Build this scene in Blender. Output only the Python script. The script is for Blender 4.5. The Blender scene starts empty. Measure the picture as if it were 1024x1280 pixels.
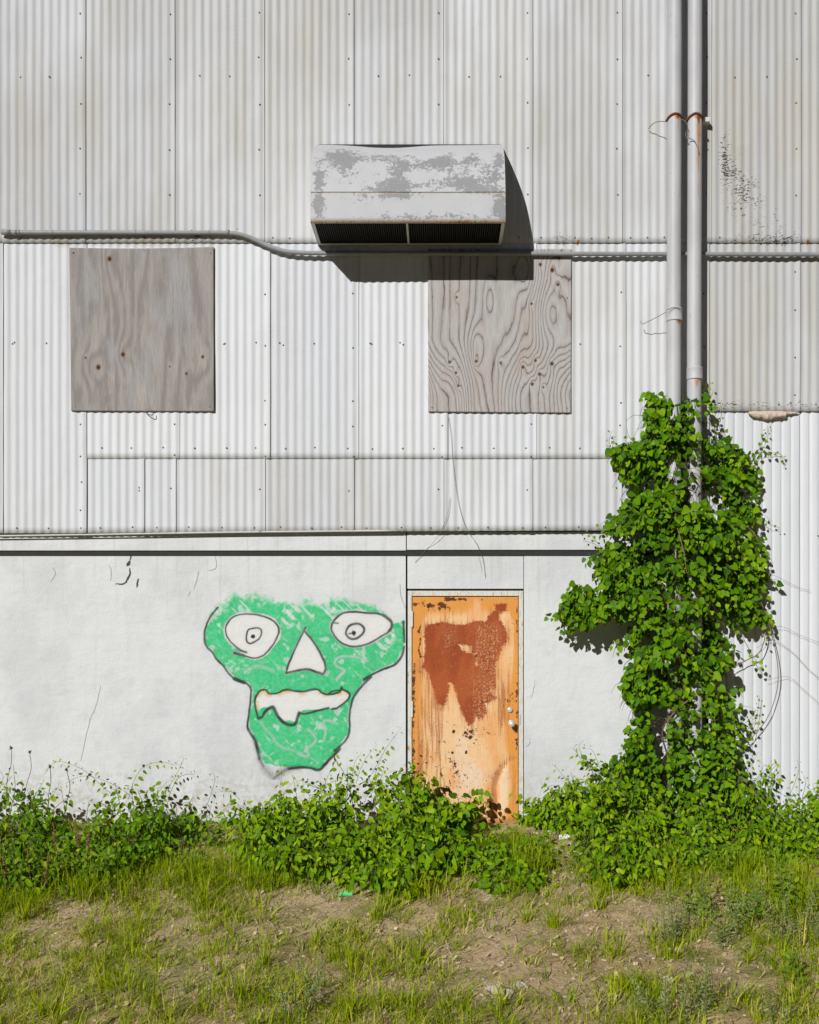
import bpy, math, random
import numpy as np
R = math.radians
C = bpy.context.scene.collection
rng = np.random.default_rng(11)
random.seed(5)

# ------------------------------------------------------------------ camera, sky, sun, exposure
S = 140.0                      # photograph pixels per metre on the wall plane
D = 9.4                        # camera to wall
VX, VY, BASE = 550.0, 780.0, 1030.0
XC, ZC = (VX - 512) / S, (BASE - VY) / S
SUN = np.array([0.517, 1.0, -0.558]); SUN /= np.linalg.norm(SUN)

cam_d = bpy.data.cameras.new('camera'); cam = bpy.data.objects.new('camera', cam_d); C.objects.link(cam)
cam.location = (XC, -D, ZC); cam.rotation_euler = (R(90), 0, 0)
cam_d.sensor_fit = 'HORIZONTAL'; cam_d.sensor_width = 36.0
cam_d.lens = 36.0 * D * S / 1024
cam_d.shift_x = -(VX - 512) / 1024; cam_d.shift_y = (VY - 640) / 1024
cam_d.clip_end = 400
bpy.context.scene.camera = cam

w = bpy.data.worlds.new('World'); bpy.context.scene.world = w; w.use_nodes = True
wn = w.node_tree; bg = wn.nodes['Background']
sky = wn.nodes.new('ShaderNodeTexSky'); sky.sky_type = 'NISHITA'; sky.sun_disc = False
sky.sun_elevation = math.asin(-SUN[2]); sky.sun_rotation = math.atan2(-SUN[0], -SUN[1])
sky.altitude = 12000; sky.air_density = 0.28; sky.dust_density = 0.0; sky.ozone_density = 4.0
wn.links.new(sky.outputs[0], bg.inputs[0]); bg.inputs[1].default_value = 0.05
sl = bpy.data.lights.new('sun', 'SUN'); sl.energy = 5.0; sl.angle = R(0.5); sl.color = (1.0, 0.98, 0.95)
so = bpy.data.objects.new('sun', sl); C.objects.link(so); so.location = (-6, -12, 9)
from mathutils import Vector
so.rotation_euler = Vector(SUN).to_track_quat('-Z', 'Y').to_euler()
vs = bpy.context.scene.view_settings
bpy.context.scene.display_settings.display_device = 'sRGB'
vs.view_transform = 'Standard'; vs.look = 'None'; vs.exposure = -0.26; vs.gamma = 1.0

# ------------------------------------------------------------------ helpers
def X(px): return (np.asarray(px, float) - 512) / S
def Z(py): return (BASE - np.asarray(py, float)) / S
def at(px, py, d):
    k = (D - d) / D
    return np.array([XC + (X(px) - XC) * k, -d, ZC + (Z(py) - ZC) * k])
def proj(P):
    k = D / (D + P[:, 1])
    return 512 + S * (XC + (P[:, 0] - XC) * k), BASE - S * (ZC + (P[:, 2] - ZC) * k)

def _h(ix, iy, s):
    n = (ix.astype(np.int64) * 374761393 + iy.astype(np.int64) * 668265263 + s * 982451653) & 0x7fffffff
    n = ((n ^ (n >> 13)) * 1274126177) & 0x7fffffff
    return ((n ^ (n >> 16)) & 0xffff) / 65535.0
def vn(x, y, s=0):
    x = np.asarray(x, float); y = np.asarray(y, float) + 0 * x; x = x + 0 * y
    ix, iy = np.floor(x), np.floor(y); fx, fy = x - ix, y - iy
    fx = fx * fx * (3 - 2 * fx); fy = fy * fy * (3 - 2 * fy)
    a, b, c, d = _h(ix, iy, s), _h(ix + 1, iy, s), _h(ix, iy + 1, s), _h(ix + 1, iy + 1, s)
    return (a * (1 - fx) + b * fx) * (1 - fy) + (c * (1 - fx) + d * fx) * fy
def fbm(x, y, s=0, o=4):
    t, a, n = 0, 0.5, 0
    for i in range(o):
        t = t + a * vn(np.asarray(x) * 2 ** i, np.asarray(y) * 2 ** i, s + 17 * i); n += a; a *= 0.5
    return t / n
def sstep(a, b, x):
    t = np.clip((x - a) / (b - a), 0, 1); return t * t * (3 - 2 * t)
def sdf(pts, x, y):
    """distance to a closed outline, positive inside"""
    p = np.asarray(pts, float); d = np.full(np.shape(x), 1e9); ins = np.zeros(np.shape(x), bool)
    for i in range(len(p)):
        a, b = p[i], p[(i + 1) % len(p)]; e = b - a
        t = np.clip(((x - a[0]) * e[0] + (y - a[1]) * e[1]) / (e @ e + 1e-9), 0, 1)
        d = np.minimum(d, np.hypot(x - a[0] - t * e[0], y - a[1] - t * e[1]))
        c = ((a[1] > y) != (b[1] > y)) & (x < (b[0] - a[0]) * (y - a[1]) / (b[1] - a[1] + 1e-12) + a[0]); ins ^= c
    return np.where(ins, d, -d)
def dline(pts, x, y):
    p = np.asarray(pts, float); d = np.full(np.shape(x), 1e9); u = np.zeros(np.shape(x)); n = len(p) - 1
    for i in range(n):
        a, b = p[i], p[i + 1]; e = b - a
        t = np.clip(((x - a[0]) * e[0] + (y - a[1]) * e[1]) / (e @ e + 1e-9), 0, 1)
        q = np.hypot(x - a[0] - t * e[0], y - a[1] - t * e[1]); m = q < d
        d = np.where(m, q, d); u = np.where(m, (i + t) / n, u)
    return d, u
def smooth_line(pts, k=6):
    p = np.asarray(pts, float); n = len(p)
    if n < 3: k2 = np.linspace(0, 1, k + 1)[:, None]; return p[0] * (1 - k2) + p[1] * k2
    q = np.vstack([2 * p[0] - p[1], p, 2 * p[-1] - p[-2]]); out = []
    for i in range(n - 1):
        a, b, c, d = q[i:i + 4]
        for t in np.arange(k) / k:
            out.append(.5 * ((2 * b) + (c - a) * t + (2 * a - 5 * b + 4 * c - d) * t * t + (3 * b - a - 3 * c + d) * t ** 3))
    out.append(p[-1]); return np.array(out)

def mesh_obj(name, V, Q=None, T=None, mats=(), parent=None, attrs=None, midx=None, smooth=True):
    V = np.asarray(V, np.float32); me = bpy.data.meshes.new(name)
    Q = np.zeros((0, 4), np.int32) if Q is None else np.asarray(Q, np.int32).reshape(-1, 4)
    T = np.zeros((0, 3), np.int32) if T is None else np.asarray(T, np.int32).reshape(-1, 3)
    nq, ntr = len(Q), len(T)
    me.vertices.add(len(V)); me.vertices.foreach_set('co', V.ravel())
    me.loops.add(nq * 4 + ntr * 3); me.loops.foreach_set('vertex_index', np.concatenate([Q.ravel(), T.ravel()]).astype(np.int32))
    me.polygons.add(nq + ntr)
    st = np.concatenate([np.arange(nq) * 4, nq * 4 + np.arange(ntr) * 3]).astype(np.int32)
    me.polygons.foreach_set('loop_start', st)
    for m in mats: me.materials.append(m)
    if midx is not None: me.polygons.foreach_set('material_index', np.asarray(midx, np.int32))
    me.polygons.foreach_set('use_smooth', np.full(nq + ntr, bool(smooth)))
    for k, v in (attrs or {}).items():
        a = me.attributes.new(k, 'FLOAT', 'POINT'); a.data.foreach_set('value', np.asarray(v, np.float32).ravel())
    me.update(calc_edges=True); me.validate()
    o = bpy.data.objects.new(name, me); C.objects.link(o)
    if parent: o.parent = parent
    return o

class MB:
    """collects shapes into one mesh"""
    def __init__(s): s.V, s.Q, s.T, s.qm, s.tm, s.n, s.A = [], [], [], [], [], 0, []
    def add(s, V, Q=None, T=None, m=0, a=0.0):
        V = np.asarray(V, float).reshape(-1, 3); s.V.append(V)
        s.A.append(np.broadcast_to(np.asarray(a, float), (len(V),)))
        if Q is not None and len(Q): Q = np.asarray(Q).reshape(-1, 4); s.Q.append(Q + s.n); s.qm += [m] * len(Q)
        if T is not None and len(T): T = np.asarray(T).reshape(-1, 3); s.T.append(T + s.n); s.tm += [m] * len(T)
        s.n += len(V); return s
    def box(s, x0, x1, y0, y1, z0, z1, m=0):
        V = [(x, y, z) for x in (x0, x1) for y in (y0, y1) for z in (z0, z1)]
        return s.add(V, [(0, 1, 3, 2), (4, 6, 7, 5), (0, 4, 5, 1), (2, 3, 7, 6), (0, 2, 6, 4), (1, 5, 7, 3)], m=m)
    def tube(s, P, r, n=8, m=0, caps=True, a=0.0):
        P = np.asarray(P, float); k = len(P); r = np.broadcast_to(np.asarray(r, float), (k,))
        t = np.gradient(P, axis=0); t /= np.linalg.norm(t, axis=1)[:, None] + 1e-9
        ref = np.array([0, 1., 0]) if abs(t[:, 1]).mean() < .8 else np.array([1., 0, 0])
        u = np.cross(t, ref); u /= np.linalg.norm(u, axis=1)[:, None] + 1e-9; v = np.cross(t, u)
        an = np.arange(n) * 2 * np.pi / n
        V = P[:, None] + r[:, None, None] * (np.cos(an)[None, :, None] * u[:, None] + np.sin(an)[None, :, None] * v[:, None])
        i = np.arange(k - 1)[:, None] * n; j = np.arange(n)[None]; j2 = (j + 1) % n
        Q = np.stack([i + j, i + j2, i + n + j2, i + n + j], -1).reshape(-1, 4)
        V = V.reshape(-1, 3); T = []
        if caps:
            V = np.vstack([V, P[:1], P[-1:]])
            T = [(k * n, (q + 1) % n, q) for q in range(n)] + [(k * n + 1, (k - 1) * n + q, (k - 1) * n + (q + 1) % n) for q in range(n)]
        return s.add(V, Q, T, m, a)
    def lathe(s, prof, origin, axis='y', n=16, m=0):
        an = np.arange(n) * 2 * np.pi / n; prof = np.asarray(prof, float); k = len(prof)
        r, h = prof[:, 0][:, None], prof[:, 1][:, None]
        if axis == 'y': V = np.stack([r * np.cos(an), h + 0 * an, r * np.sin(an)], -1)
        else: V = np.stack([r * np.cos(an), r * np.sin(an), h + 0 * an], -1)
        i = np.arange(k - 1)[:, None] * n; j = np.arange(n)[None]; j2 = (j + 1) % n
        return s.add(V.reshape(-1, 3) + np.asarray(origin, float), np.stack([i + j, i + j2, i + n + j2, i + n + j], -1).reshape(-1, 4), m=m)
    def build(s, name, mats, parent=None, smooth=False, attr=None):
        at_ = {attr: np.concatenate(s.A)} if attr else None
        return mesh_obj(name, np.vstack(s.V), np.vstack(s.Q) if s.Q else None, np.vstack(s.T) if s.T else None,
                        mats if isinstance(mats, (list, tuple)) else [mats], parent, at_, s.qm + s.tm, smooth)

def bevel(o, wd, seg=2):
    m = o.modifiers.new('bevel', 'BEVEL'); m.width = wd; m.segments = seg; m.limit_method = 'ANGLE'; return o
def tag(o, label=None, cat=None, group=None, kind=None):
    if label: o['label'] = label
    if cat: o['category'] = cat
    if group: o['group'] = group
    if kind: o['kind'] = kind
    return o
def thing(name, loc, label, cat, group=None):
    o = bpy.data.objects.new(name, None); o.empty_display_size = .1; C.objects.link(o); o.location = loc
    return tag(o, label, cat, group)
def adopt(o, parent):
    """parent without moving"""
    o.parent = parent; o.matrix_parent_inverse = parent.matrix_basis.inverted() if False else o.matrix_parent_inverse
    o.location = Vector(o.location) - Vector(parent.location); return o
def grid(nu, nv):
    i = np.arange(nv - 1)[:, None] * nu; j = np.arange(nu - 1)[None]
    return np.stack([i + j, i + j + 1, i + nu + j + 1, i + nu + j], -1).reshape(-1, 4)

# ------------------------------------------------------------------ node helpers
class NT:
    def __init__(s, name):
        s.m = bpy.data.materials.new(name); s.m.use_nodes = True; s.t = s.m.node_tree
        s.b = s.t.nodes['Principled BSDF']; s.out = s.t.nodes['Material Output']
    def n(s, typ, ins=None, **pr):
        q = s.t.nodes.new('ShaderNode' + typ)
        for k, v in pr.items(): setattr(q, k, v)
        for k, v in (ins or {}).items(): s.set(q.inputs[k], v)
        return q
    def set(s, sock, v):
        if isinstance(v, bpy.types.NodeSocket): s.t.links.new(v, sock)
        elif isinstance(v, tuple) and len(v) == 3 and sock.type == 'RGBA': sock.default_value = (*v, 1)
        else: sock.default_value = v
    def pos(s): return s.n('NewGeometry').outputs['Position']
    def obj(s): return s.n('TexCoord').outputs['Object']
    def mul(s, vec, xyz, off=(0, 0, 0)): return s.n('VectorMath', {0: vec, 1: xyz, 2: off}, operation='MULTIPLY_ADD').outputs[0]
    def noise(s, vec, scale, detail=4, rough=.55, dist=0.0):
        return s.n('TexNoise', {'Vector': vec, 'Scale': scale, 'Detail': detail, 'Roughness': rough, 'Distortion': dist}).outputs['Fac']
    def math(s, op, a, b=0.0, c=0.0, clamp=False): return s.n('Math', {0: a, 1: b, 2: c}, operation=op, use_clamp=clamp).outputs[0]
    def step(s, v, a, b, t0=0.0, t1=1.0):
        return s.n('MapRange', {0: v, 1: a, 2: b, 3: t0, 4: t1}, interpolation_type='SMOOTHSTEP').outputs[0]
    def mix(s, f, a, b, blend='MIX'): return s.n('Mix', {0: f, 6: a, 7: b}, data_type='RGBA', blend_type=blend).outputs[2]
    def attr(s, name): return s.n('Attribute', attribute_name=name).outputs['Fac']
    def rand(s): return s.n('ObjectInfo').outputs['Random']
    def bump(s, h, strength, dist=.01, normal=None):
        q = s.n('Bump', {'Height': h, 'Strength': strength, 'Distance': dist})
        if normal: s.set(q.inputs['Normal'], normal)
        return q.outputs[0]
    def fin(s, col, rough=.6, normal=None, metal=0.0, spec=.3):
        s.set(s.b.inputs['Base Color'], col); s.set(s.b.inputs['Roughness'], rough); s.set(s.b.inputs['Metallic'], metal)
        s.set(s.b.inputs['Specular IOR Level'], spec)
        if normal is not None: s.set(s.b.inputs['Normal'], normal)
        return s.m

def mat_plain(name, col, rough=.6, metal=0.0, var=.15, scale=30, bump=.15, spec=.3):
    t = NT(name); p = t.pos(); f = t.noise(p, scale, 5)
    dark = tuple(c * (1 - 2 * var) for c in col); lite = tuple(min(1, c * (1 + 2 * var)) for c in col)
    return t.fin(t.mix(f, dark, lite), rough, t.bump(t.noise(p, scale * 3, 3), bump, .004), metal, spec)

def mat_sheet(name, tone=(.645, .668, .70), dirt=.5):
    t = NT(name); p = t.pos()
    big = t.noise(t.mul(p, (1.3, 1, .5)), 1.2, 5, .6)
    stre = t.noise(t.mul(p, (14, 1, .55)), 1.0, 4, .6)
    fine = t.noise(t.mul(p, (60, 20, 6)), 1.0, 3, .6)
    d = t.attr('dirt')
    m = t.math('MULTIPLY', t.step(t.math('ADD', t.math('MULTIPLY', big, .6), t.math('MULTIPLY', stre, .5)), .40, .78), d, clamp=True)
    col = t.mix(t.step(d, .30, 1.0, 0.0, .85), tone, (.46, .468, .48)); col = t.mix(m, col, (.46, .44, .375))
    g = t.math('MULTIPLY', t.step(t.noise(t.mul(p, (20, 1, .9), (5, 0, 3)), 1.0, 5, .65), .52, .80), t.math('ADD', t.math('MULTIPLY', d, .55), .12))
    col = t.mix(g, col, (.40, .395, .37))
    col = t.mix(t.math('MULTIPLY', t.step(fine, .35, .8), .10), col, (.45, .45, .44))
    r = t.rand(); col = t.mix(1.0, col, t.n('CombineColor', {0: t.step(r, 0, 1, .93, 1.02), 1: t.step(r, 0, 1, .93, 1.02), 2: t.step(r, 0, 1, .945, 1.02)}).outputs[0], 'MULTIPLY')
    # rust and flaking
    ru = t.attr('rust'); rn = t.noise(p, 55, 5, .7)
    col = t.mix(t.step(t.math('ADD', ru, t.math('MULTIPLY', rn, .8)), .72, .95), col, (.36, .15, .045))
    pe = t.attr('peel'); pn = t.noise(t.mul(p, (42, 10, 95)), 1.0, 4, .65); pn2 = t.noise(p, 7, 3)
    pk = t.math('ADD', t.math('MULTIPLY', pe, .38), t.math('ADD', t.math('MULTIPLY', pn, .8), t.math('MULTIPLY', pn2, .25)))
    chip = t.step(pk, .845, .875)
    col = t.mix(chip, col, (.07, .065, .06))
    rip = t.math('MULTIPLY', t.noise(t.mul(p, (9, 4, 130)), 1.0, 2), t.step(t.noise(p, 2.2, 3), .5, .7))
    h = t.math('ADD', t.math('MULTIPLY', rip, t.math('ADD', t.math('MULTIPLY', pe, 2.2), .8)), t.math('MULTIPLY', t.noise(p, 90, 4), .25))
    h = t.math('SUBTRACT', h, t.math('MULTIPLY', chip, 1.2))
    return t.fin(col, .62, t.bump(h, .9, .004), 0.0, .25)

def plaster(t):
    p = t.pos()
    a = t.noise(t.mul(p, (1, 1, .7)), 1.6, 6, .62); b = t.noise(p, 7, 6, .65); c = t.noise(t.mul(p, (18, 1, 1.1)), 1.0, 4)
    col = t.mix(t.step(a, .42, .68), (.65, .665, .675), (.575, .59, .605))
    col = t.mix(t.math('MULTIPLY', t.step(b, .52, .74), .30), col, (.46, .48, .51))
    col = t.mix(t.math('MULTIPLY', t.step(c, .55, .8), .20), col, (.50, .48, .42))
    z = t.n('SeparateXYZ', {0: p}).outputs[2]
    drip = t.math('MULTIPLY', t.step(t.noise(t.mul(p, (24, 1, .7), (3, 0, 8)), 1.0, 5, .65), .50, .72), t.step(z, 1.5, 2.42))
    col = t.mix(t.math('MULTIPLY', drip, .45), col, (.43, .43, .415))
    mud = t.math('MULTIPLY', t.step(t.noise(p, 16, 5, .7), .42, .66), t.step(z, .75, .05))
    col = t.mix(t.math('MULTIPLY', mud, .6), col, (.36, .30, .22))
    sp = t.noise(p, 46, 3, .6)
    col = t.mix(t.math('MULTIPLY', t.step(sp, .715, .76), .75), col, (.34, .33, .30))
    tan = t.step(t.noise(t.mul(p, (1.5, 1, 1.2), (4.4, 0, 1.3)), 1.9, 3), .70, .80)
    col = t.mix(t.math('MULTIPLY', tan, .35), col, (.62, .52, .38))
    h = t.math('ADD', t.math('MULTIPLY', t.noise(p, 9, 4), 1.2), t.math('ADD', t.math('MULTIPLY', t.noise(p, 60, 5), .35), t.math('MULTIPLY', t.noise(t.mul(p, (1, 1, 4)), 3, 3), .8)))
    return col, t.bump(h, .5, .012)
def mat_plaster(name='painted_concrete'):
    t = NT(name); col, nr = plaster(t); return t.fin(col, .8, nr, 0.0, .2)
def mat_graffiti():
    t = NT('spray_paint'); col, nr = plaster(t)
    col = t.mix(t.attr('white'), col, (.70, .70, .68))
    gn = t.math('ADD', t.math('MULTIPLY', t.noise(t.n('VectorRotate', {0: t.pos(), 'Angle': .8}, rotation_type='Y_AXIS').outputs[0], 1.0, 1), 0.0), t.math('ADD', t.math('MULTIPLY', t.noise(t.mul(t.n('VectorRotate', {0: t.pos(), 'Angle': .8}, rotation_type='Y_AXIS').outputs[0], (70, 1, 9)), 1.0, 4, .6), .6), t.math('MULTIPLY', t.noise(t.pos(), 9, 4), .4)))
    col = t.mix(t.attr('green'), col, t.mix(t.step(gn, .25, .8), (.024, .44, .16), (.065, .58, .25)))
    col = t.mix(t.attr('yellow'), col, (.72, .46, .16))
    col = t.mix(t.attr('grey'), col, (.40, .47, .46))
    col = t.mix(t.attr('black'), col, (.022, .020, .022))
    return t.fin(col, .65, nr, 0.0, .25)

def mat_leaf(name, c0, c1, c2, trans=.20):
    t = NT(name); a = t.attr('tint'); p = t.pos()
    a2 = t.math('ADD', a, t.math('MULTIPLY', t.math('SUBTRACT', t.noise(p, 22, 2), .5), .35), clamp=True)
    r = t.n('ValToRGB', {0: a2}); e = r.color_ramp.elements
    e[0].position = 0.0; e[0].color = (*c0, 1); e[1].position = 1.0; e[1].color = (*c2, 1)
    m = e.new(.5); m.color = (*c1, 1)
    t.fin(r.outputs[0], .5, None, 0.0, .09)
    tr = t.n('BsdfTranslucent', {0: t.mix(.5, r.outputs[0], (.40, .50, .005))})
    mx = t.n('MixShader', {0: trans, 1: t.b.outputs[0], 2: tr.outputs[0]})
    t.t.links.new(mx.outputs[0], t.out.inputs[0]); return t.m

M = {}
M['sheet'] = mat_sheet('painted_corrugated_metal')
M['plaster'] = mat_plaster()
M['graffiti'] = mat_graffiti()
M['core'] = mat_plain('dark_backing', (.035, .035, .036), .9)
M['screw'] = mat_plain('screw_metal', (.16, .15, .145), .5, .3)
M['crack'] = mat_plain('crack_dark', (.07, .066, .06), .95)
M['faint'] = mat_plain('hairline_crack', (.42, .42, .41), .95)
M['roof'] = mat_plain('roof_sheet', (.38, .38, .38), .6)
M['trim'] = mat_plain('white_trim_paint', (.60, .60, .58), .6, 0, .10, 14)
M['wire'] = mat_plain('weathered_wire', (.16, .155, .15), .5)
M['rust'] = mat_plain('rusty_iron', (.17, .065, .028), .85, 0, .35, 40, .4)
M['knob'] = mat_plain('knob_metal', (.62, .61, .58), .35, .25, .08, 20, .02, .5)
M['bark'] = mat_plain('vine_bark', (.115, .075, .05), .85, 0, .25, 40, .4)
M['deadstem'] = mat_plain('dead_stem', (.23, .15, .115), .85, 0, .2, 40, .3)
M['greenstem'] = mat_plain('green_stem', (.13, .16, .035), .6, 0, .2, 30, .1)
M['leaf'] = mat_leaf('vine_leaf', (.032, .102, .002), (.102, .240, .003), (.24, .385, .004))
M['leaf_b'] = mat_leaf('bush_leaf', (.040, .112, .002), (.125, .268, .003), (.30, .42, .005))
M['grass'] = mat_leaf('grass_blade', (.09, .20, .002), (.36, .44, .003), (.70, .56, .17), .2)
M['weed'] = mat_leaf('silver_weed_leaf', (.12, .16, .05), (.19, .24, .09), (.34, .37, .19), .2)
M['broad'] = mat_leaf('broad_weed_leaf', (.075, .16, .006), (.135, .245, .010), (.27, .34, .02), .25)

# ------------------------------------------------------------------ ground
def gz(x, d):
    x = np.asarray(x, float); d = np.asarray(d, float); dd = np.maximum(d, 0)
    z = -.12 * np.minimum(dd, 2.6) - .02 * np.clip(dd - 2.6, 0, 10)
    z = z + (fbm(x * 1.1 + 40, d * 1.1 + 9, 3) - .5) * .10 * np.minimum(1, dd * 1.5) + (fbm(x * 6 + 11, d * 6 + 70, 5) - .5) * .035 * np.minimum(1, dd * 3 + .2)
    return z
def mat_ground():
    t = NT('dry_soil'); p = t.pos()
    a = t.noise(p, 1.7, 5, .6); b = t.noise(p, 26, 6, .7); c = t.noise(p, 95, 4, .7)
    col = t.mix(t.step(a, .35, .65), (.53, .385, .205), (.68, .525, .32))
    col = t.mix(t.math('MULTIPLY', t.step(b, .50, .68), .6), col, (.20, .12, .06))
    col = t.mix(t.math('MULTIPLY', t.step(c, .57, .68), .8), col, (.60, .50, .38))
    col = t.mix(t.math('MULTIPLY', t.step(t.noise(p, 4.5, 6, .7), .46, .62), .6), col, (.20, .215, .03))
    yy = t.n('SeparateXYZ', {0: p}).outputs[1]
    col = t.mix(t.step(yy, -8.5, -11), col, (.045, .05, .025))  # unseen ground around and behind the camera, darkened to cut bounce light
    h = t.math('ADD', t.math('MULTIPLY', b, 1.0), t.math('MULTIPLY', c, .6))
    return t.fin(col, .95, t.bump(h, .8, .025), 0.0, .1)
M['soil'] = mat_ground()
def build_ground():
    xs = np.concatenate([np.linspace(-70, -6, 22)[:-1], np.linspace(-6, 6, 260), np.linspace(6, 70, 22)[1:]])
    ds = np.concatenate([np.linspace(-40, -.3, 12)[:-1], np.linspace(-.3, 5.5, 170), np.linspace(5.5, 60, 26)[1:]])
    gx, gd = np.meshgrid(xs, ds)
    V = np.stack([gx, -gd, gz(gx, gd)], -1).reshape(-1, 3)
    o = mesh_obj('ground', V, grid(len(xs), len(ds))[:, ::-1], None, [M['soil']])
    tag(o, 'bare brown soil with scattered pebbles in front of the wall', 'ground', kind='structure')
build_ground()

# ------------------------------------------------------------------ warehouse
house = thing('warehouse', (0, 0, 0), 'white corrugated metal warehouse wall above a painted concrete base', 'warehouse')
XL, XR = -420.0, 1440.0          # the wall runs on past both edges of the picture

def peel_at(px, py):
    p = .74 * np.exp(-(((px - 925) / 34) ** 2 + ((py - 245) / 52) ** 2)) + .55 * np.exp(-(((px - 905) / 16) ** 2 + ((py - 190) / 40) ** 2))
    p = p + .55 * np.exp(-(((px - 975) / 30) ** 2 + ((py - 285) / 30) ** 2))
    p = p + .68 * np.exp(-((py - 507) / 11) ** 2) * (px > 886) * (py < 516) + .5 * np.exp(-(((px - 900) / 9) ** 2 + ((py - 345) / 25) ** 2))
    p = p + .45 * np.exp(-((py - 303) / 9) ** 2) * (px > 240) + .5 * np.exp(-(((px - 700) / 22) ** 2 + ((py - 293) / 12) ** 2)) + .5 * np.exp(-(((px - 250) / 26) ** 2 + ((py - 290) / 16) ** 2))
    return p
RUST = [(112, 308, 6), (70, 307, 4), (240, 308, 5), (298, 291, 4), (704, 303, 5), (722, 305, 4), (846, 420, 3), (160, 661, 3), (560, 302, 4), (1008, 306, 5)]
def sheet(x0, x1, yt, yb, off, pitch=10.5, amp=.0043, dirt=.5, lift=.006, screws=(), seed=0, kind='wave', yb1=None):
    n = int((x1 - x0) / pitch * 10) + 1; nv = max(8, int((yb - yt) / 8))
    u = np.linspace(x0, x1, n); v = np.linspace(0, 1, nv)
    px, vv = np.meshgrid(u, v)
    yb1 = yb if yb1 is None else yb1
    ybx = yb + (yb1 - yb) * (px - x0) / (x1 - x0)
    py = yt + (ybx - yt) * vv
    ph = px + .5 * (fbm(px * .004, py * .008, 60 + seed) - .5)
    if kind == 'wave': prof = np.cos(2 * np.pi * ph / pitch)
    else:
        f = np.mod(ph / pitch, 1.0); prof = 1 - 2.0 * np.clip(1 - np.abs(f - .5) / .12, 0, 1) ** .8 + .25 * np.cos(2 * np.pi * (f + .0))
    warp = (fbm(px * .012, py * .010, 7) - .5) * .014 + (fbm(px * .05, py * .03, 8) - .5) * .005
    tt = (px - x0) / (x1 - x0)
    edge = lift * (np.clip((tt - .8) / .2, 0, 1) ** 2) * (.55 + .9 * fbm(py * .02, py * 0 + seed, 9))
    y = -off - amp * prof + warp - edge - .004 * np.exp(-((ybx - py) / 10) ** 2) * (fbm(px * .05, px * 0 + seed, 4) - .2)
    V = np.stack([X(px), y, Z(py)], -1).reshape(-1, 3)
    Q = grid(n, nv)[:, ::-1]
    d0 = dirt * (.55 + .9 * fbm(px * .01, py * .006, 31)) + .9 * np.exp(-((py - 302) / 6) ** 2) * (px < 270) * (px > 70)
    ru = sum(np.exp(-(((px - a) / (c * .5)) ** 2 + ((py - b) / (c * .55)) ** 2)) for a, b, c in RUST)
    A = {'dirt': d0.ravel(), 'peel': peel_at(px, py).ravel(), 'rust': ru.ravel()}
    # folded-back rim along the bottom and the right edge gives the sheet its thickness
    b = len(V); last = np.arange(n) + (nv - 1) * n; rt = np.arange(nv) * n + n - 1
    V2 = V[last] + [0, .002, 0]; V3 = V[rt] + [0, .002, 0]
    Q2 = [(last[i + 1], last[i], b + i, b + i + 1) for i in range(n - 1)]
    Q3 = [(rt[i], rt[i + 1], b + n + i + 1, b + n + i) for i in range(nv - 1)]
    V = np.vstack([V, V2, V3]); ex = n + nv
    for k in A: A[k] = np.concatenate([A[k], A[k][last], A[k][rt]])
    Q = np.vstack([Q, Q2, Q3]); mi = [0] * len(Q); Ts, vs_ = [], [V]; nb = len(V)
    for sx, sy in screws:
        if not (x0 < sx < x1 and yt < sy < yb): continue
        j = np.argmin(abs(u - sx)); i = np.argmin(abs(py[:, j] - sy)); c = np.array([X(sx), y[i, j], Z(sy)])
        an = np.arange(6) * np.pi / 3 + sx; r = .0085
        ring = np.stack([c[0] + r * np.cos(an), np.full(6, c[1] - .001), c[2] + r * np.sin(an)], 1)
        top = np.stack([c[0] + .7 * r * np.cos(an), np.full(6, c[1] - .008), c[2] + .7 * r * np.sin(an)], 1)
        vs_ += [ring, top, [[c[0], c[1] - .009, c[2]]]]
        for q in range(6):
            q2 = (q + 1) % 6
            Ts += [(nb + q, nb + q2, nb + 6 + q2), (nb + q, nb + 6 + q2, nb + 6 + q), (nb + 6 + q, nb + 6 + q2, nb + 12)]
        nb += 13
    V = np.vstack(vs_); pad = len(V) - len(A['dirt'])
    for k in A: A[k] = np.concatenate([A[k], np.zeros(pad)])
    if pad: A['rust'][-pad:] = 0
    return mesh_obj('corrugated_sheet', V, Q, np.array(Ts).reshape(-1, 3), [M['sheet'], M['screw']], house, A, mi + [1] * len(Ts), True)

def seam_list(first, step, last):
    return list(np.arange(first, last + .1, step))
# upper row
sA = seam_list(-4 - 111.3 * 3, 111.3, 1440)
for i in range(len(sA) - 1):
    a, b = sA[i], sA[i + 1]
    scr = [(b - 4.5 + random.uniform(-1, 1), y + random.uniform(-1.5, 1.5)) for y in (-96, -38, 20, 76, 133, 189, 246)]
    scr += [(a + q + random.uniform(-3, 3), 98 + random.uniform(-1.5, 1.5)) for q in (31, 71) if random.random() < .75]
    scr += [(a + q, 299 + random.uniform(-1, 1)) for q in (12, 33, 54, 75, 96) if random.random() < .7]
    sheet(a, b + 2, -190, 305.5, .041, dirt=.68 if a < 800 else .9, lift=.0065, screws=scr, seed=i)
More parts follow.
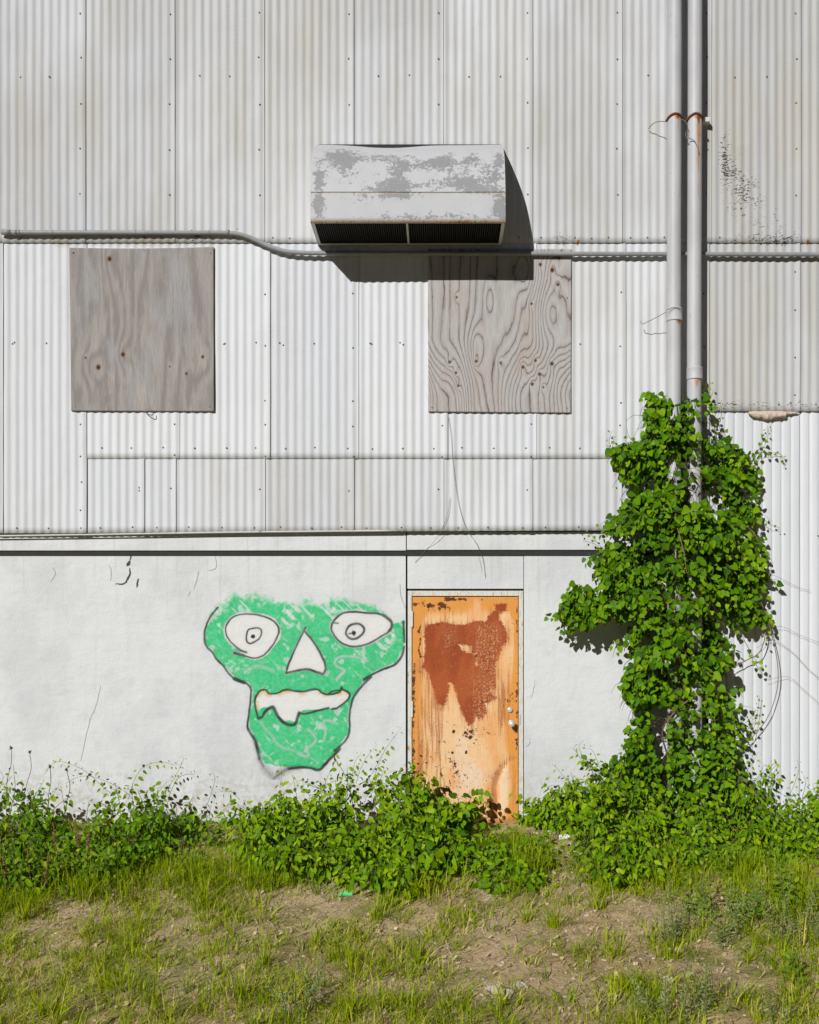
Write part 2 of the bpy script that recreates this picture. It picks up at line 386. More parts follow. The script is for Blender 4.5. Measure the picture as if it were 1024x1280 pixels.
# middle row
sB = [-440, -329, -218, -107, 4, 108, 224, 337, 447, 558, 668.5, 780, 884]
for i in range(len(sB) - 1):
    a, b = sB[i], sB[i + 1]; low = 667 if b <= 110 else 574
    scr = [(b - 5 + random.uniform(-1, 1), y + random.uniform(-2, 2)) for y in (368, 435, 503, 532, 570, 604, 640)]
    scr += [(a + q + random.uniform(-2, 2), 431 + random.uniform(-2, 2)) for q in (15, 17, 55, 57, 95) if random.random() < .6]
    scr += [(a + q + random.uniform(-3, 3), (561 if low < 600 else 660) + random.uniform(-1, 1)) for q in (20, 58, 98)]
    sheet(a, b + 2, 296, low, .031, dirt=.22 if i < 10 else .5, lift=.007 if i != 5 else .003, screws=scr, seed=30 + i)
# lower row under the lap
sC = [106, 180, 219.5, 330.5, 441.5, 553, 664, 775, 884]
for i in range(len(sC) - 1):
    a, b = sC[i], sC[i + 1]
    scr = [(b - 5, 612 + random.uniform(-2, 2))] + [(a + q + random.uniform(-3, 3), 660 + random.uniform(-1, 1)) for q in (18, 58, 98)]
    if i == 0: scr.append((175, 610))
    sheet(a, b + 2, 566, 666.5 - (a - 106) * .005, .0255, dirt=.18 + .30 * (2 <= i <= 6), lift=.007, screws=scr, seed=50 + i, yb1=666.5 - (b - 106) * .005)
# right of the pipes
sD = [885, 997, 1108, 1219, 1330, 1441]
for i in range(5):
    a, b = sD[i], sD[i + 1]
    scr = [(b - 4.5, y + random.uniform(-2, 2)) for y in (340, 391, 447, 495)]
    sheet(a, b + 2, 296, 515, .031, dirt=.85, lift=.008, screws=scr, seed=70 + i)
    sheet(a, b + 2, 505, 1052, .010, pitch=11.7, amp=.0055, dirt=.12, lift=.004, seed=80 + i, kind='groove',
          screws=[(a + q, 668 + random.uniform(-2, 2)) for q in (25, 60, 95)])

# backing, roof
m = MB(); m.box(X(XL), X(XR), .045, 6.0, Z(694), Z(-186)); m.box(X(XL), X(884), .32, 6.0, -.4, Z(694)); m.box(X(884), X(XR), .045, 6.0, -.4, Z(694))
m.build('wall_backing', M['core'], house)
m = MB(); m.add([(X(XL) - .2, -.15, Z(-184)), (X(XR) + .2, -.15, Z(-184)), (X(XR) + .2, 6.2, Z(-184) + .9), (X(XL) - .2, 6.2, Z(-184) + .9),
      (X(XL) - .2, -.15, Z(-190)), (X(XR) + .2, -.15, Z(-190)), (X(XR) + .2, 6.2, Z(-190) + .9), (X(XL) - .2, 6.2, Z(-190) + .9)],
      [(0, 1, 5, 4), (1, 2, 6, 5), (2, 3, 7, 6), (3, 0, 4, 7), (4, 5, 6, 7), (3, 2, 1, 0)])
m.build('roof', M['roof'], house)

# concrete base wall (gaps of a few millimetres round the door frame show dark)
WF = .055
m = MB()
m.box(X(XL), X(507.2), WF, .318, -.45, Z(687.2))
m.box(X(655.8), X(884), WF, .318, -.45, Z(687.2))
m.box(X(509.2), X(655.2), WF + .002, .318, Z(735.8), Z(687.2))
cw = bevel(m.build('concrete_wall', M['plaster'], house), .004)
m = MB(); m.box(X(XL), X(507.6), .030, .3, Z(688), Z(664)); m.box(X(508.6), X(884), .028, .3, Z(687.2), Z(664))
bevel(m.build('ledge', M['plaster'], house), .005)
fl = smooth_line([at(-200, 672, .02), at(0, 669.8, .024), at(150, 667.6, .026), at(300, 665.2, .028), at(500, 663.2, .031)], 8)
MB().tube(fl, .0075, 6).build('flashing', M['trim'], house, True)

def ribbon(mb, pts, wd, y, m=0):
    p = smooth_line(pts, 4); p = p + rng.normal(0, .25, p.shape)
    t = np.gradient(p, axis=0); t /= np.linalg.norm(t, axis=1)[:, None] + 1e-9; nn = np.stack([-t[:, 1], t[:, 0]], 1)
    k = len(p); ww = wd * .8 * (.45 + .9 * np.sin(np.linspace(.25, np.pi - .15, k))) * rng.uniform(.7, 1.25, k) / 2
    a = p + nn * ww[:, None]; b = p - nn * ww[:, None]
    f = lambda q, yy: np.stack([X(q[:, 0]), np.full(k, yy), Z(q[:, 1])], 1)
    V = np.vstack([f(a, y), f(b, y), f(a, y + .004), f(b, y + .004)]); i = np.arange(k - 1)
    Q = np.vstack([np.stack([i, i + 1, i + 1 + k, i + k], 1), np.stack([i, i + 2 * k, i + 1 + 2 * k, i + 1], 1), np.stack([i + k, i + k + 1, i + 3 * k + 1, i + 3 * k], 1)])
    mb.add(V, Q, m=m)
zz = lambda L: [(x / 3.413, 640 + y / 3.413) for x, y in L]
cracks = [(zz([(549, 174), (550, 190), (546, 206)]), 1.6), (zz([(546, 208), (541, 218), (533, 228)]), 4.0), (zz([(545, 238), (548, 260), (536, 284), (522, 304), (484, 307)]), 2.0),
          (zz([(583, 283), (579, 300), (576, 322)]), 2.2)]
faint = [(zz([(455, 225), (466, 250), (464, 292)]), 1.1), (zz([(911, 180), (917, 234), (884, 250)]), 1.1), (zz([(842, 250), (833, 290), (820, 330)]), 1.3), (zz([(805, 335), (797, 360)]), 1.2),
         (zz([(215, 236), (226, 262), (205, 300)]), .9), (zz([(421, 740), (400, 830), (375, 890), (350, 1000), (335, 1065)]), .9), ([(502, 640), (501, 667), (505, 684)], .8),
         ([(663.6, 923), (662, 931), (657.8, 934.4)], 1.2), ([(664, 874), (668, 861), (670, 850)], .8), ([(499.6, 729), (501, 744), (507, 761)], 1.3), ([(593, 690), (600, 700), (603, 716)], .7)]
for p, wd in cracks: m = MB(); ribbon(m, p, wd, WF - .0025); m.build('crack', M['crack'], house)
for p, wd in faint: m = MB(); ribbon(m, p, wd, WF - .0022); m.build('hairline_crack', M['faint'], house)

# ---- door frame
mf = NT('flaking_frame_paint'); p = mf.pos()
q = mf.noise(mf.mul(p, (60, 20, 14)), 1.0, 5, .7)
col = mf.mix(mf.step(q, .40, .7), (.66, .65, .60), (.52, .50, .42))
col = mf.mix(mf.step(mf.noise(mf.mul(p, (55, 20, 11), (3, 0, 1)), 1.0, 5, .7), .57, .64), col, (.50, .25, .075))
col = mf.mix(mf.step(mf.noise(mf.mul(p, (70, 20, 26), (9, 0, 4)), 1.0, 5, .7), .68, .72), col, (.05, .035, .03))
M['frame'] = mf.fin(col, .6, mf.bump(q, .4, .004))
m = MB()
m.box(X(509.6), X(514.6), .050, .16, -.35, Z(738.2)); m.box(X(649.2), X(654.8), .050, .16, -.35, Z(738.2)); m.box(X(514.6), X(649.2), .0505, .16, Z(744.8), Z(738.2))
m.box(X(514.6), X(516.6), .085, .16, -.35, Z(744.8)); m.box(X(647.2), X(649.2), .085, .16, -.35, Z(744.8))
fr = bevel(m.build('door_frame', M['frame'], house), .0025)
for y0, y1 in ((764, 784), (877, 897), (990, 1010)):
    m = MB()
    m.lathe([(0.0001, Z(y1)), (.009, Z(y1)), (.009, Z(y0)), (.0001, Z(y0))], (X(515.3), .052, 0), 'z', 8)
    m.box(X(511.6), X(515), .0475, .052, Z(y1), Z(y0))
    m.build('hinge', M['frame'], fr)
m = MB(); m.box(X(649.6), X(651.0), .044, .055, Z(906), Z(894)); m.build('strike_plate', M['knob'], fr)

# ---- door leaf
def mat_door():
    t = NT('rusted_door_paint'); p = t.pos()
    s = t.noise(t.mul(p, (42, 1, 2.0)), 1.0, 5, .7); f = t.noise(p, 40, 5, .7); g = t.noise(p, 150, 3, .7); b = t.noise(t.mul(p, (3, 1, 1.4)), 1.5, 5, .6)
    col = t.mix(t.step(b, .38, .68), (.79, .52, .28), (.75, .37, .14))
    orm = t.math('ADD', t.attr('orange'), t.math('MULTIPLY', t.math('SUBTRACT', s, .5), 1.3))
    col = t.mix(t.math('MULTIPLY', t.step(orm, .30, .85), .92), col, (.68, .28, .05))
    brm = t.math('ADD', t.attr('brown'), t.math('ADD', t.math('MULTIPLY', t.math('SUBTRACT', s, .5), 3.4), t.math('MULTIPLY', t.math('SUBTRACT', g, .5), 1.1)))
    col = t.mix(t.math('MULTIPLY', t.step(brm, .42, .95), .85), col, (.42, .165, .062))
    wm = t.math('ADD', t.attr('pale'), t.math('MULTIPLY', t.math('SUBTRACT', f, .5), 1.4))
    col = t.mix(t.math('MULTIPLY', t.step(wm, .38, .85), .75), col, (.78, .63, .47))
    col = t.mix(t.math('MULTIPLY', t.step(t.noise(t.mul(p, (70, 1, 38)), 1.0, 4, .7), .56, .70), .55), col, (.50, .20, .06))
    # deep red rust, ragged edge, speckled where the attribute says so
    rd = t.math('ADD', t.attr('red'), t.math('ADD', t.math('MULTIPLY', t.math('SUBTRACT', f, .5), 10.0), t.math('MULTIPLY', t.math('SUBTRACT', g, .5), 9.0)))
    spk = t.math('MULTIPLY', t.attr('speck'), t.step(t.noise(p, 120, 2, .6), .50, .60))
    rm = t.math('MULTIPLY', t.step(rd, -.6, 1.0), t.math('SUBTRACT', 1.0, t.math('MULTIPLY', spk, .75)))
    redc = t.mix(t.step(b, .35, .65), (.30, .055, .016), (.41, .095, .026))
    redc = t.mix(t.math('MULTIPLY', t.step(g, .45, .65), .5), redc, (.22, .055, .018))
    col = t.mix(rm, col, redc)
    ch = t.math('ADD', t.attr('chip'), t.math('ADD', t.math('MULTIPLY', t.math('SUBTRACT', f, .5), 2.2), t.math('MULTIPLY', t.math('SUBTRACT', t.noise(p, 22, 3), .5), 1.2)))
    cm = t.step(ch, .52, .62)
    col = t.mix(cm, col, t.mix(t.step(b, .4, .6), (.06, .027, .015), (.15, .05, .02)))
    col = t.mix(t.math('MULTIPLY', t.attr('scratch'), t.step(g, .35, .6)), col, (.55, .52, .47))
    h = t.math('SUBTRACT', t.math('ADD', t.math('MULTIPLY', f, .5), t.math('MULTIPLY', g, .4)), t.math('ADD', cm, t.math('MULTIPLY', rm, .4)))
    return t.fin(col, .72, t.bump(h, .45, .004), 0.0, .2)
M['door'] = mat_door()
def build_door():
    x0, x1, y0, y1 = 515.6, 648.4, 746.0, 1034.0
    nu, nv = 150, 310
    px, py = np.meshgrid(np.linspace(x0, x1, nu), np.linspace(y0, y1, nv))
    d1 = lambda L: [(500 + a / 6.02, 725 + b / 6.02) for a, b in L]
    d2 = lambda L: [(500 + a / 6.02, 880 + b / 6.02) for a, b in L]
    red = d1([(185, 330), (330, 300), (480, 330), (560, 290), (640, 300), (700, 240), (740, 232), (760, 300), (800, 370), (812, 460), (770, 500), (750, 570), (720, 630), (715, 720), (722, 815),
              (665, 830), (722, 890), (700, 905), (640, 932), (650, 1000)]) + d2([(640, 95), (600, 122), (572, 92), (545, 150), (520, 160), (490, 100), (460, 30)]) + \
          d1([(440, 900), (425, 830), (392, 772), (350, 770), (370, 790), (355, 870), (330, 945), (290, 930), (265, 850), (250, 800), (215, 700), (165, 660), (180, 500), (170, 400)])
    r = sdf(red, px, py)
    for hole in (d1([(435, 485), (480, 478), (545, 500), (540, 560), (500, 555), (455, 525)]), d1([(560, 615), (592, 620), (590, 660), (565, 655)]), d1([(545, 540), (580, 545), (570, 580), (548, 575)])):
        r = np.minimum(r, -sdf(hole, px, py))
    blob = lambda cx, cy, rx, ry: np.exp(-(((px - cx) / rx) ** 2 + ((py - cy) / ry) ** 2))
    # upper soft feathered edge
    r = r - 4.0 * blob(570, 776, 60, 8) - 3.0 * blob(530, 800, 6, 40)
    r2 = np.minimum(2.6, 1.2 + np.maximum(r, 3.6 * (sdf(d1([(720, 185), (800, 180), (800, 225), (770, 238), (730, 225)]), px, py) / 3.0)))
    speck = np.clip(1.1 * sstep(588, 606, px) * sstep(632, 618, px) * sstep(772, 790, py) + .8 * blob(563, 796, 8, 16) + .6 * blob(600, 860, 14, 40), 0, 1)
    orange = 1.0 * sstep(536, 519, px) + .8 * sstep(628, 646, px) + 1.0 * sstep(784, 754, py) * (1 - .5 * blob(597, 758, 10, 14)) + .5 * blob(637, 905, 15, 50) + .3 * blob(560, 950, 30, 30) + .35 * blob(630, 880, 14, 40)
    orange = orange - .8 * blob(637, 800, 5, 55) + .45 * sstep(985, 1030, py)
    brown = .05 + .50 * blob(531, 920, 9, 80) + .55 * blob(549, 915, 6, 75) + .22 * blob(540, 905, 14, 70) + .3 * blob(570, 990, 30, 40) + .25 * blob(600, 880, 30, 60) + .2 * blob(540, 870, 16, 30) + .7 * blob(630, 893, 9, 26) + .45 * blob(632, 862, 8, 20) + .55 * blob(523, 960, 5, 45) + .45 * blob(644, 985, 5, 45)
    curve = smooth_line(d2([(850, 410), (800, 440), (760, 500), (725, 560), (708, 640), (715, 740), (722, 850)]))
    dc, uc = dline(curve, px, py)
    brown = brown + 1.2 * sstep(6.5, 1.0, dc) * (.4 + .6 * uc) + 1.1 * sstep(1019, 1030, py) * sstep(590, 612, px) + .5 * blob(612, 972, 14, 5)
    brown = brown + .55 * sstep(-15, 1, r) * (.6 + .4 * (py < 850))
    pale = .12 + .55 * sstep(0, 3, sdf(d2([(855, 400), (830, 470), (830, 830), (750, 830), (745, 600), (770, 500)]), px, py)) + .6 * blob(578, 935, 16, 36) + .5 * blob(588, 985, 30, 22) + .35 * blob(600, 965, 25, 14) + .4 * blob(565, 1000, 20, 12)
    chip = .9 * blob(538, 757, 5, 4) + 1.0 * blob(553, 757, 6, 4.5) + .7 * blob(519, 755, 4, 3) + .8 * blob(561, 749, 6, 3) + .45 * blob(580, 749, 30, 2.2) + .5 * blob(528, 755, 5, 4)
    chip = chip + .62 * np.exp(-((px - 524.6 - 1.2 * np.sin(py * .3)) / 1.6) ** 2) * sstep(772, 784, py) * sstep(832, 815, py) + .65 * np.exp(-((px - 517.2) / 1.8) ** 2) * sstep(820, 842, py) * (.55 + .5 * vn(py * .09, py * 0, 5)) + .55 * np.exp(-((px - 646.8) / 1.4) ** 2) * vn(py * .06, py * 0, 6)
    chip = chip + .12 + .42 * blob(640, 873, 8, 10) + .30 * blob(570, 965, 22, 28) + .34 * blob(590, 918, 25, 10) + .5 * blob(644, 915, 4, 3) + .28 * blob(612, 1010, 14, 20) + .36 * blob(587, 810, 4, 6) + .3 * blob(595, 818, 4, 5) + .55 * sstep(3.2, .6, np.hypot(px - 567.5, py - 915)) + .6 * sstep(3.5, .8, np.hypot(px - 582, py - 917)) + .5 * sstep(3, .6, np.hypot(px - 588, py - 923)) + .55 * sstep(2.6, .5, np.hypot(px - 566, py - 942)) + .5 * sstep(2.5, .5, np.hypot(px - 583, py - 942)) + .55 * blob(613, 1003, 3, 4)
    chip = chip + .10 * sstep(3, 1, dc) * (uc > .4)
    scr = np.zeros_like(px)
    for L in ([(432, 385), (500, 450), (560, 520)], [(330, 375), (390, 395), (430, 440)], [(560, 520), (575, 545)]):
        scr = np.maximum(scr, sstep(1.6, .3, dline(d2(L), px, py)[0]) * .8)
    y = .0625 + (fbm(px * .02, py * .02, 77) - .5) * .003
    y = y + .010 * sstep(9, 0, dc) * (.3 + .7 * uc) * np.where(px > 632, .4, 1) - .004 * blob(632, 1000, 8, 30)
    V = np.stack([X(px), y, Z(py)], -1).reshape(-1, 3); Q = grid(nu, nv)[:, ::-1]
    # edge returns so the leaf has thickness
    rim = np.concatenate([np.arange(nu), np.arange(1, nv) * nu + nu - 1, (nv - 1) * nu + np.arange(nu - 2, -1, -1), np.arange(nv - 2, 0, -1) * nu])
    b = len(V); V = np.vstack([V, V[rim] * [1, 0, 1] + [0, .105, 0]]); k = len(rim)
    Q = np.vstack([Q, [(rim[i], rim[(i + 1) % k], b + (i + 1) % k, b + i) for i in range(k)]])
    A = {}
    for nme, f in (('red', r2), ('speck', speck), ('orange', orange), ('brown', brown), ('pale', pale), ('chip', chip), ('scratch', scr)):
        f = f.ravel(); A[nme] = np.concatenate([f, f[rim]])
    return mesh_obj('door', V, Q, None, [M['door']], house, A)
door = build_door(); door['label'] = 'rusty orange steel door with peeling paint'
kb = at(640, 904.5, -.06)
m = MB(); m.lathe([(.0001, -.004), (.030, -.004), (.032, .0), (.026, -.008), (.013, -.012), (.0125, -.040), (.022, -.046), (.0285, -.056), (.029, -.066), (.024, -.076), (.012, -.080), (.0001, -.081)], (X(640), .060, Z(905)), 'y', 20)
m.build('door_knob', M['knob'], door, True)
m = MB(); m.lathe([(.024, 0), (.024, -.008), (.021, -.013), (.012, -.014), (.0001, -.014)], (X(638.3), .060, Z(888)), 'y', 18); m.build('deadbolt', M['knob'], door, True)

# ------------------------------------------------------------------ graffiti
def build_graffiti():
    za = lambda L: [(250 + a / 7.314, 730 + b / 7.314) for a, b in L]
    zb = lambda L: [(380 + a / 7.877, 740 + b / 7.877) for a, b in L]
    zc = lambda L: [(290 + a / 6.024, 840 + b / 6.024) for a, b in L]
    zg = lambda L: [(230 + a / 3.413, 700 + b / 3.413) for a, b in L]
    x0, x1, y0, y1 = 249, 506.5, 732, 976
    nu, nv = int((x1 - x0) * 1.7), int((y1 - y0) * 1.7)
    px, py = np.meshgrid(np.linspace(x0, x1, nu), np.linspace(y0, y1, nv))
    wx = (fbm(px * .25, py * .25, 90, 3) - .5) * 1.6; wy = (fbm(px * .25, py * .25, 91, 3) - .5) * 1.6
    qx, qy = px + wx * .5, py + wy * .5
    left = za([(150, 215), (90, 290), (45, 380), (28, 460), (35, 540), (60, 590), (100, 625), (140, 690), (200, 750), (260, 830), (320, 880), (400, 905), (440, 935), (460, 980)])
    left2 = zc([(135, 140), (133, 200), (122, 300), (108, 420), (130, 465), (165, 520), (185, 590), (200, 660)])
    tail = zc([(200, 660), (230, 720), (280, 775), (310, 805)])
    chin = zc([(310, 805), (360, 770), (420, 735), (500, 725), (580, 728), (650, 745), (690, 710), (740, 655), (790, 605), (805, 585)])
    right = zc([(770, 598), (830, 545), (870, 490), (882, 430), (880, 350), (890, 270), (915, 190), (960, 125), (1024, 50)])
    right2 = zb([(500, 1020), (560, 940), (620, 880), (660, 840)])
    right3 = zb([(585, 865), (640, 830), (720, 790), (800, 755), (870, 730), (930, 680), (970, 610), (985, 540)])
    right4 = zb([(988, 490), (984, 400), (977, 290)])
    eyeL = za([(415, 628), (350, 600), (280, 540), (235, 480), (222, 420), (235, 370), (280, 310), (340, 283), (430, 275), (520, 283), (600, 305), (660, 335), (700, 380), (715, 430), (700, 480), (660, 555), (600, 630), (550, 665), (490, 680), (430, 668), (370, 650), (300, 630)])
    irisL = za([(420, 440), (440, 415), (500, 403), (540, 408), (555, 440), (540, 490), (500, 525), (450, 545), (420, 530), (413, 490), (420, 440)])
    eyeR = zb([(265, 345), (275, 305), (310, 260), (350, 225), (410, 200), (500, 195), (600, 205), (700, 210), (780, 230), (840, 275), (862, 310), (858, 360), (830, 395), (760, 435), (690, 480), (600, 520), (500, 540), (430, 530), (370, 505), (320, 465), (285, 415), (265, 370), (265, 345)])
    irisR = zb([(415, 370), (440, 335), (490, 315), (540, 315), (580, 345), (590, 380), (565, 420), (520, 455), (470, 465), (430, 445), (410, 410), (415, 370)])
    nose = zg([(515, 290), (480, 360), (445, 440), (432, 485), (470, 475), (520, 467), (560, 478), (590, 488), (602, 460), (585, 410), (550, 350), (512, 305)])
    m1 = zc([(190, 352), (175, 300), (165, 230), (175, 185), (205, 145), (245, 138), (270, 165), (330, 165), (380, 142), (420, 138), (470, 148), (540, 150), (590, 137), (640, 135), (665, 155), (700, 172), (760, 168), (810, 150), (820, 120), (830, 135), (870, 155), (882, 180), (870, 210), (830, 245), (785, 275), (750, 282)])
    m2 = zc([(722, 275), (650, 292), (580, 312), (540, 318), (500, 312), (490, 340), (470, 395), (440, 405), (400, 395), (360, 365), (330, 320), (305, 270), (275, 275), (240, 305), (215, 345), (190, 352)])
    m3 = zc([(720, 172), (750, 148), (815, 138)])
    black = np.zeros_like(px)
    def stroke(L, wd, soft=.7, op=1.0, k=6, w2=None):
        nonlocal black
        d, u = dline(smooth_line(L, k), qx, qy)
        ww = (wd + (0 if w2 is None else (w2 - wd) * u)) * (.82 + .36 * vn(px * .07, py * .07, 12)) / 2
        black = np.maximum(black, op * (.80 + .2 * vn(px * .11, py * .11, 14)) * sstep(ww + soft * 1.25, ww - soft * .9, d)); black = np.maximum(black, .13 * op * np.exp(-np.maximum(d - ww, 0) / 2.2))
    stroke(left, 2.3); stroke(za([(300, 868), (345, 888), (395, 905)]), 4.2); stroke(left2[:5], 2.0, w2=2.4); stroke(left2[3:], 2.6, .9, w2=3.8)
    stroke(left2[-3:] + tail[:2], 3.2, 3.0, .9); stroke(tail[1:] + chin[:3], 5.0, 6.0, .62); stroke(chin[:4], 4.0, 2.6, .85); stroke(chin[2:], 3.4, 1.0); stroke(right, 2.6); stroke(zc([(770, 598), (800, 580)]), 3.6)
    stroke(right2, 2.6); stroke(right3, 2.8); stroke(right4, 2.8, .9); stroke(zb([(585, 865), (640, 835)]), 3.8)
    stroke(eyeL, 2.1); stroke(za([(300, 632), (345, 643), (390, 655)]), 3.6, .9, .9); stroke(irisL, 2.0)
    stroke(eyeR, 2.4); stroke(zb([(780, 230), (840, 275), (862, 312), (856, 355), (830, 390)]), 3.8); stroke(zb([(275, 315), (300, 304), (332, 308)]), 1.8, .8, .9); stroke(irisR, 2.6)
    stroke(nose[:4] , 2.4, k=3); stroke(nose[3:8], 3.0, k=3); stroke(nose[7:], 2.4, k=3)
    stroke(m1, 2.3, k=4); stroke(m2[:6], 2.6, k=4); stroke(m2[4:], 3.8, k=4); stroke(m3, 1.6)
    for cx, cy, r in [(*za([(475, 480)])[0], 2.6), (*zb([(487, 405)])[0], 2.7)]: black = np.maximum(black, sstep(r + .8, r - .6, np.hypot(qx - cx, qy - cy)))
    stroke(zb([(438, 412), (490, 402)]), 1.7); stroke(zb([(478, 385), (490, 428)]), 1.6)
    over = np.zeros_like(px)
    for L in (left, left2, chin, right, right3, m2): over = np.maximum(over, np.exp(-(dline(smooth_line(L, 3), px, py)[0] / 3.0) ** 2))
    black = np.maximum(black, .10 * over * (.5 + vn(px * 1.3, py * 1.3, 2)))
    # green fill
    face = left + left2 + zc([(205, 640), (240, 690), (330, 715), (400, 722)]) + chin[3:] + right[1:] + right3[1:] + zg([(940, 262), (885, 272), (860, 236), (800, 203), (730, 186), (680, 172), (620, 178), (575, 198), (540, 172), (500, 178), (450, 188), (400, 182), (345, 163), (300, 143), (250, 158), (215, 148), (185, 172), (140, 205)])
    f = sdf(face, px, py)
    hole = np.maximum.reduce([sdf(eyeL, px, py) + 4.0 * vn(px * .06, py * .06, 44), sdf(eyeR, px, py) + 2.4 * vn(px * .06, py * .06, 45), sdf(nose, px, py) + .8])
    mouth = sdf(smooth_line(m1, 3).tolist() + smooth_line(m2, 3).tolist(), px, py)
    dl = np.minimum.reduce([dline(L, px, py)[0] for L in (left, left2, right, right3)])
    a1 = (px + py) * .7071; a2 = (px - py) * .7071
    scr = vn(a1 * .055, a2 * .36, 21); scr2 = vn(a1 * .30, a2 * .07, 22); blot = fbm(px * .11, py * .11, 23, 3)
    top = np.exp(-((py - 762) / 22) ** 2)
    rgt = np.exp(-(((px - 488) / 18) ** 2 + ((py - 800) / 22) ** 2))
    void = .75 * sstep(.86, 1.04, scr + .16 * (top + 1.3 * rgt)) + .5 * sstep(.93, .99, scr2 + .05 * top) + .55 * sstep(.66, .77, blot + .06 * top + .08 * np.exp(-dl / 4))
    void = np.maximum(void, .95 * sstep(3.4, 1.2, dl) * sstep(.44, .58, fbm(px * .16, py * .08, 24, 3)))
    soft = 1.2 + 6 * sstep(775, 745, py)
    nz = (fbm(px * .16, py * .16, 25, 3) - .5) * (3 + 13 * sstep(785, 750, py))
    green = sstep(-soft, soft, f + nz) * (1 - np.clip(void, 0, 1) * .93) * sstep(.8, -1.6, hole)
    lower = sstep(-.6, .8, mouth)
    lip = np.maximum.reduce([np.exp(-(((px - cx) / rx) ** 2 + ((py - cy) / ry) ** 2)) for cx, cy, rx, ry in ((zc([(245, 300)])[0][0], zc([(0, 300)])[0][1], 9, 6), (zc([(190, 320)])[0][0], zc([(0, 330)])[0][1], 4, 9), (zc([(420, 385)])[0][0], zc([(0, 395)])[0][1], 10, 5), (zc([(600, 290)])[0][0], zc([(0, 300)])[0][1], 16, 2.5))])
    inm = lower * sstep(.52, .40, lip)
    green = green * (1 - inm)
    green = np.maximum(green, .16 * np.exp(-np.maximum(-f, 0) / 5.0) * (f < 2) * (.4 + vn(px * .9, py * .9, 3)) * sstep(820, 760, py))
    green = green * (.90 + .10 * sstep(.3, .6, fbm(px * .35, py * .35, 29, 3)))
    white = np.clip(np.maximum(sstep(-2, 2, hole), inm), 0, 1) * .75
    d, _ = dline(smooth_line(m1, 3), px, py)
    yel = inm * sstep(7, 2, d) * sstep(.50, .62, fbm(px * .12 + 3, py * .2, 27, 3) + .22 * np.exp(-(((px - zc([(215, 0)])[0][0]) / 9) ** 2))) * .8
    grey = np.zeros_like(px)
    for L, wd, op in ((zb([(620, 680), (530, 650), (440, 635), (360, 640), (310, 665), (298, 700), (320, 735), (370, 760), (395, 780), (360, 820), (315, 870)]), 2.6, .8),
                      (zc([(790, 395), (730, 372), (685, 375), (690, 420), (700, 460), (690, 510)]), 2.6, .7), (zc([(570, 440), (600, 465), (625, 510), (610, 545), (555, 590), (575, 630), (540, 640), (490, 620)]), 2.6, .75),
                      (zc([(210, 380), (240, 430), (290, 480), (330, 540), (390, 580), (460, 600), (520, 620)]), 3.4, .45), (za([(430, 810), (460, 770), (520, 755), (590, 770), (660, 800)]), 4.4, .5),
                      (zc([(640, 690), (600, 660), (560, 650)]), 2, .4), (zc([(790, 45), (835, 0)]), 3, .6), (zb([(215, 820), (235, 790)]), 4, .7), (zb([(20, 400), (120, 560), (180, 680)]), 2.0, .6)):
        d, u = dline(smooth_line(L, 4), qx, qy); grey = np.maximum(grey, min(1, op * 1.25) * sstep(wd / 2 + 1, wd / 2 - .8, d) * (.6 + .5 * vn(px * .2, py * .2, 33)))
    root = tag(bpy.data.objects.new('graffiti', None)); C.objects.link(root); root.parent = house
    root['label'] = 'spray painted green zombie face with black outlines and white eyes'
    cover = np.maximum.reduce([black, green, white, yel, grey])
    y = WF - .0006
    V = np.stack([X(px), np.full_like(px, y), Z(py)], -1).reshape(-1, 3); Q = grid(nu, nv)[:, ::-1]
    cf = lambda a: a.ravel()[Q].mean(1)
    cv = cover.ravel()[Q].max(1) > .02
    reg = np.zeros(len(Q), int)
    for k, s in enumerate((eyeL, eyeR, nose, smooth_line(m1, 3).tolist() + smooth_line(m2, 3).tolist())): reg[cf(sdf(s, px, py)) > -1.8] = k + 1
    face_o = (reg == 0) & cv
    at_ = dict(black=black, green=green, white=white, yellow=yel, grey=grey)
    for nme, msk in (('face_fill', face_o), ('eye', reg == 1), ('eye', reg == 2), ('nose', reg == 3), ('mouth', reg == 4)):
        q = Q[msk]; us, inv = np.unique(q, return_inverse=True)
        mesh_obj(nme, V[us], inv.reshape(-1, 4), None, [M['graffiti']], root, {k: v.ravel()[us] for k, v in at_.items()}, smooth=False)
build_graffiti()

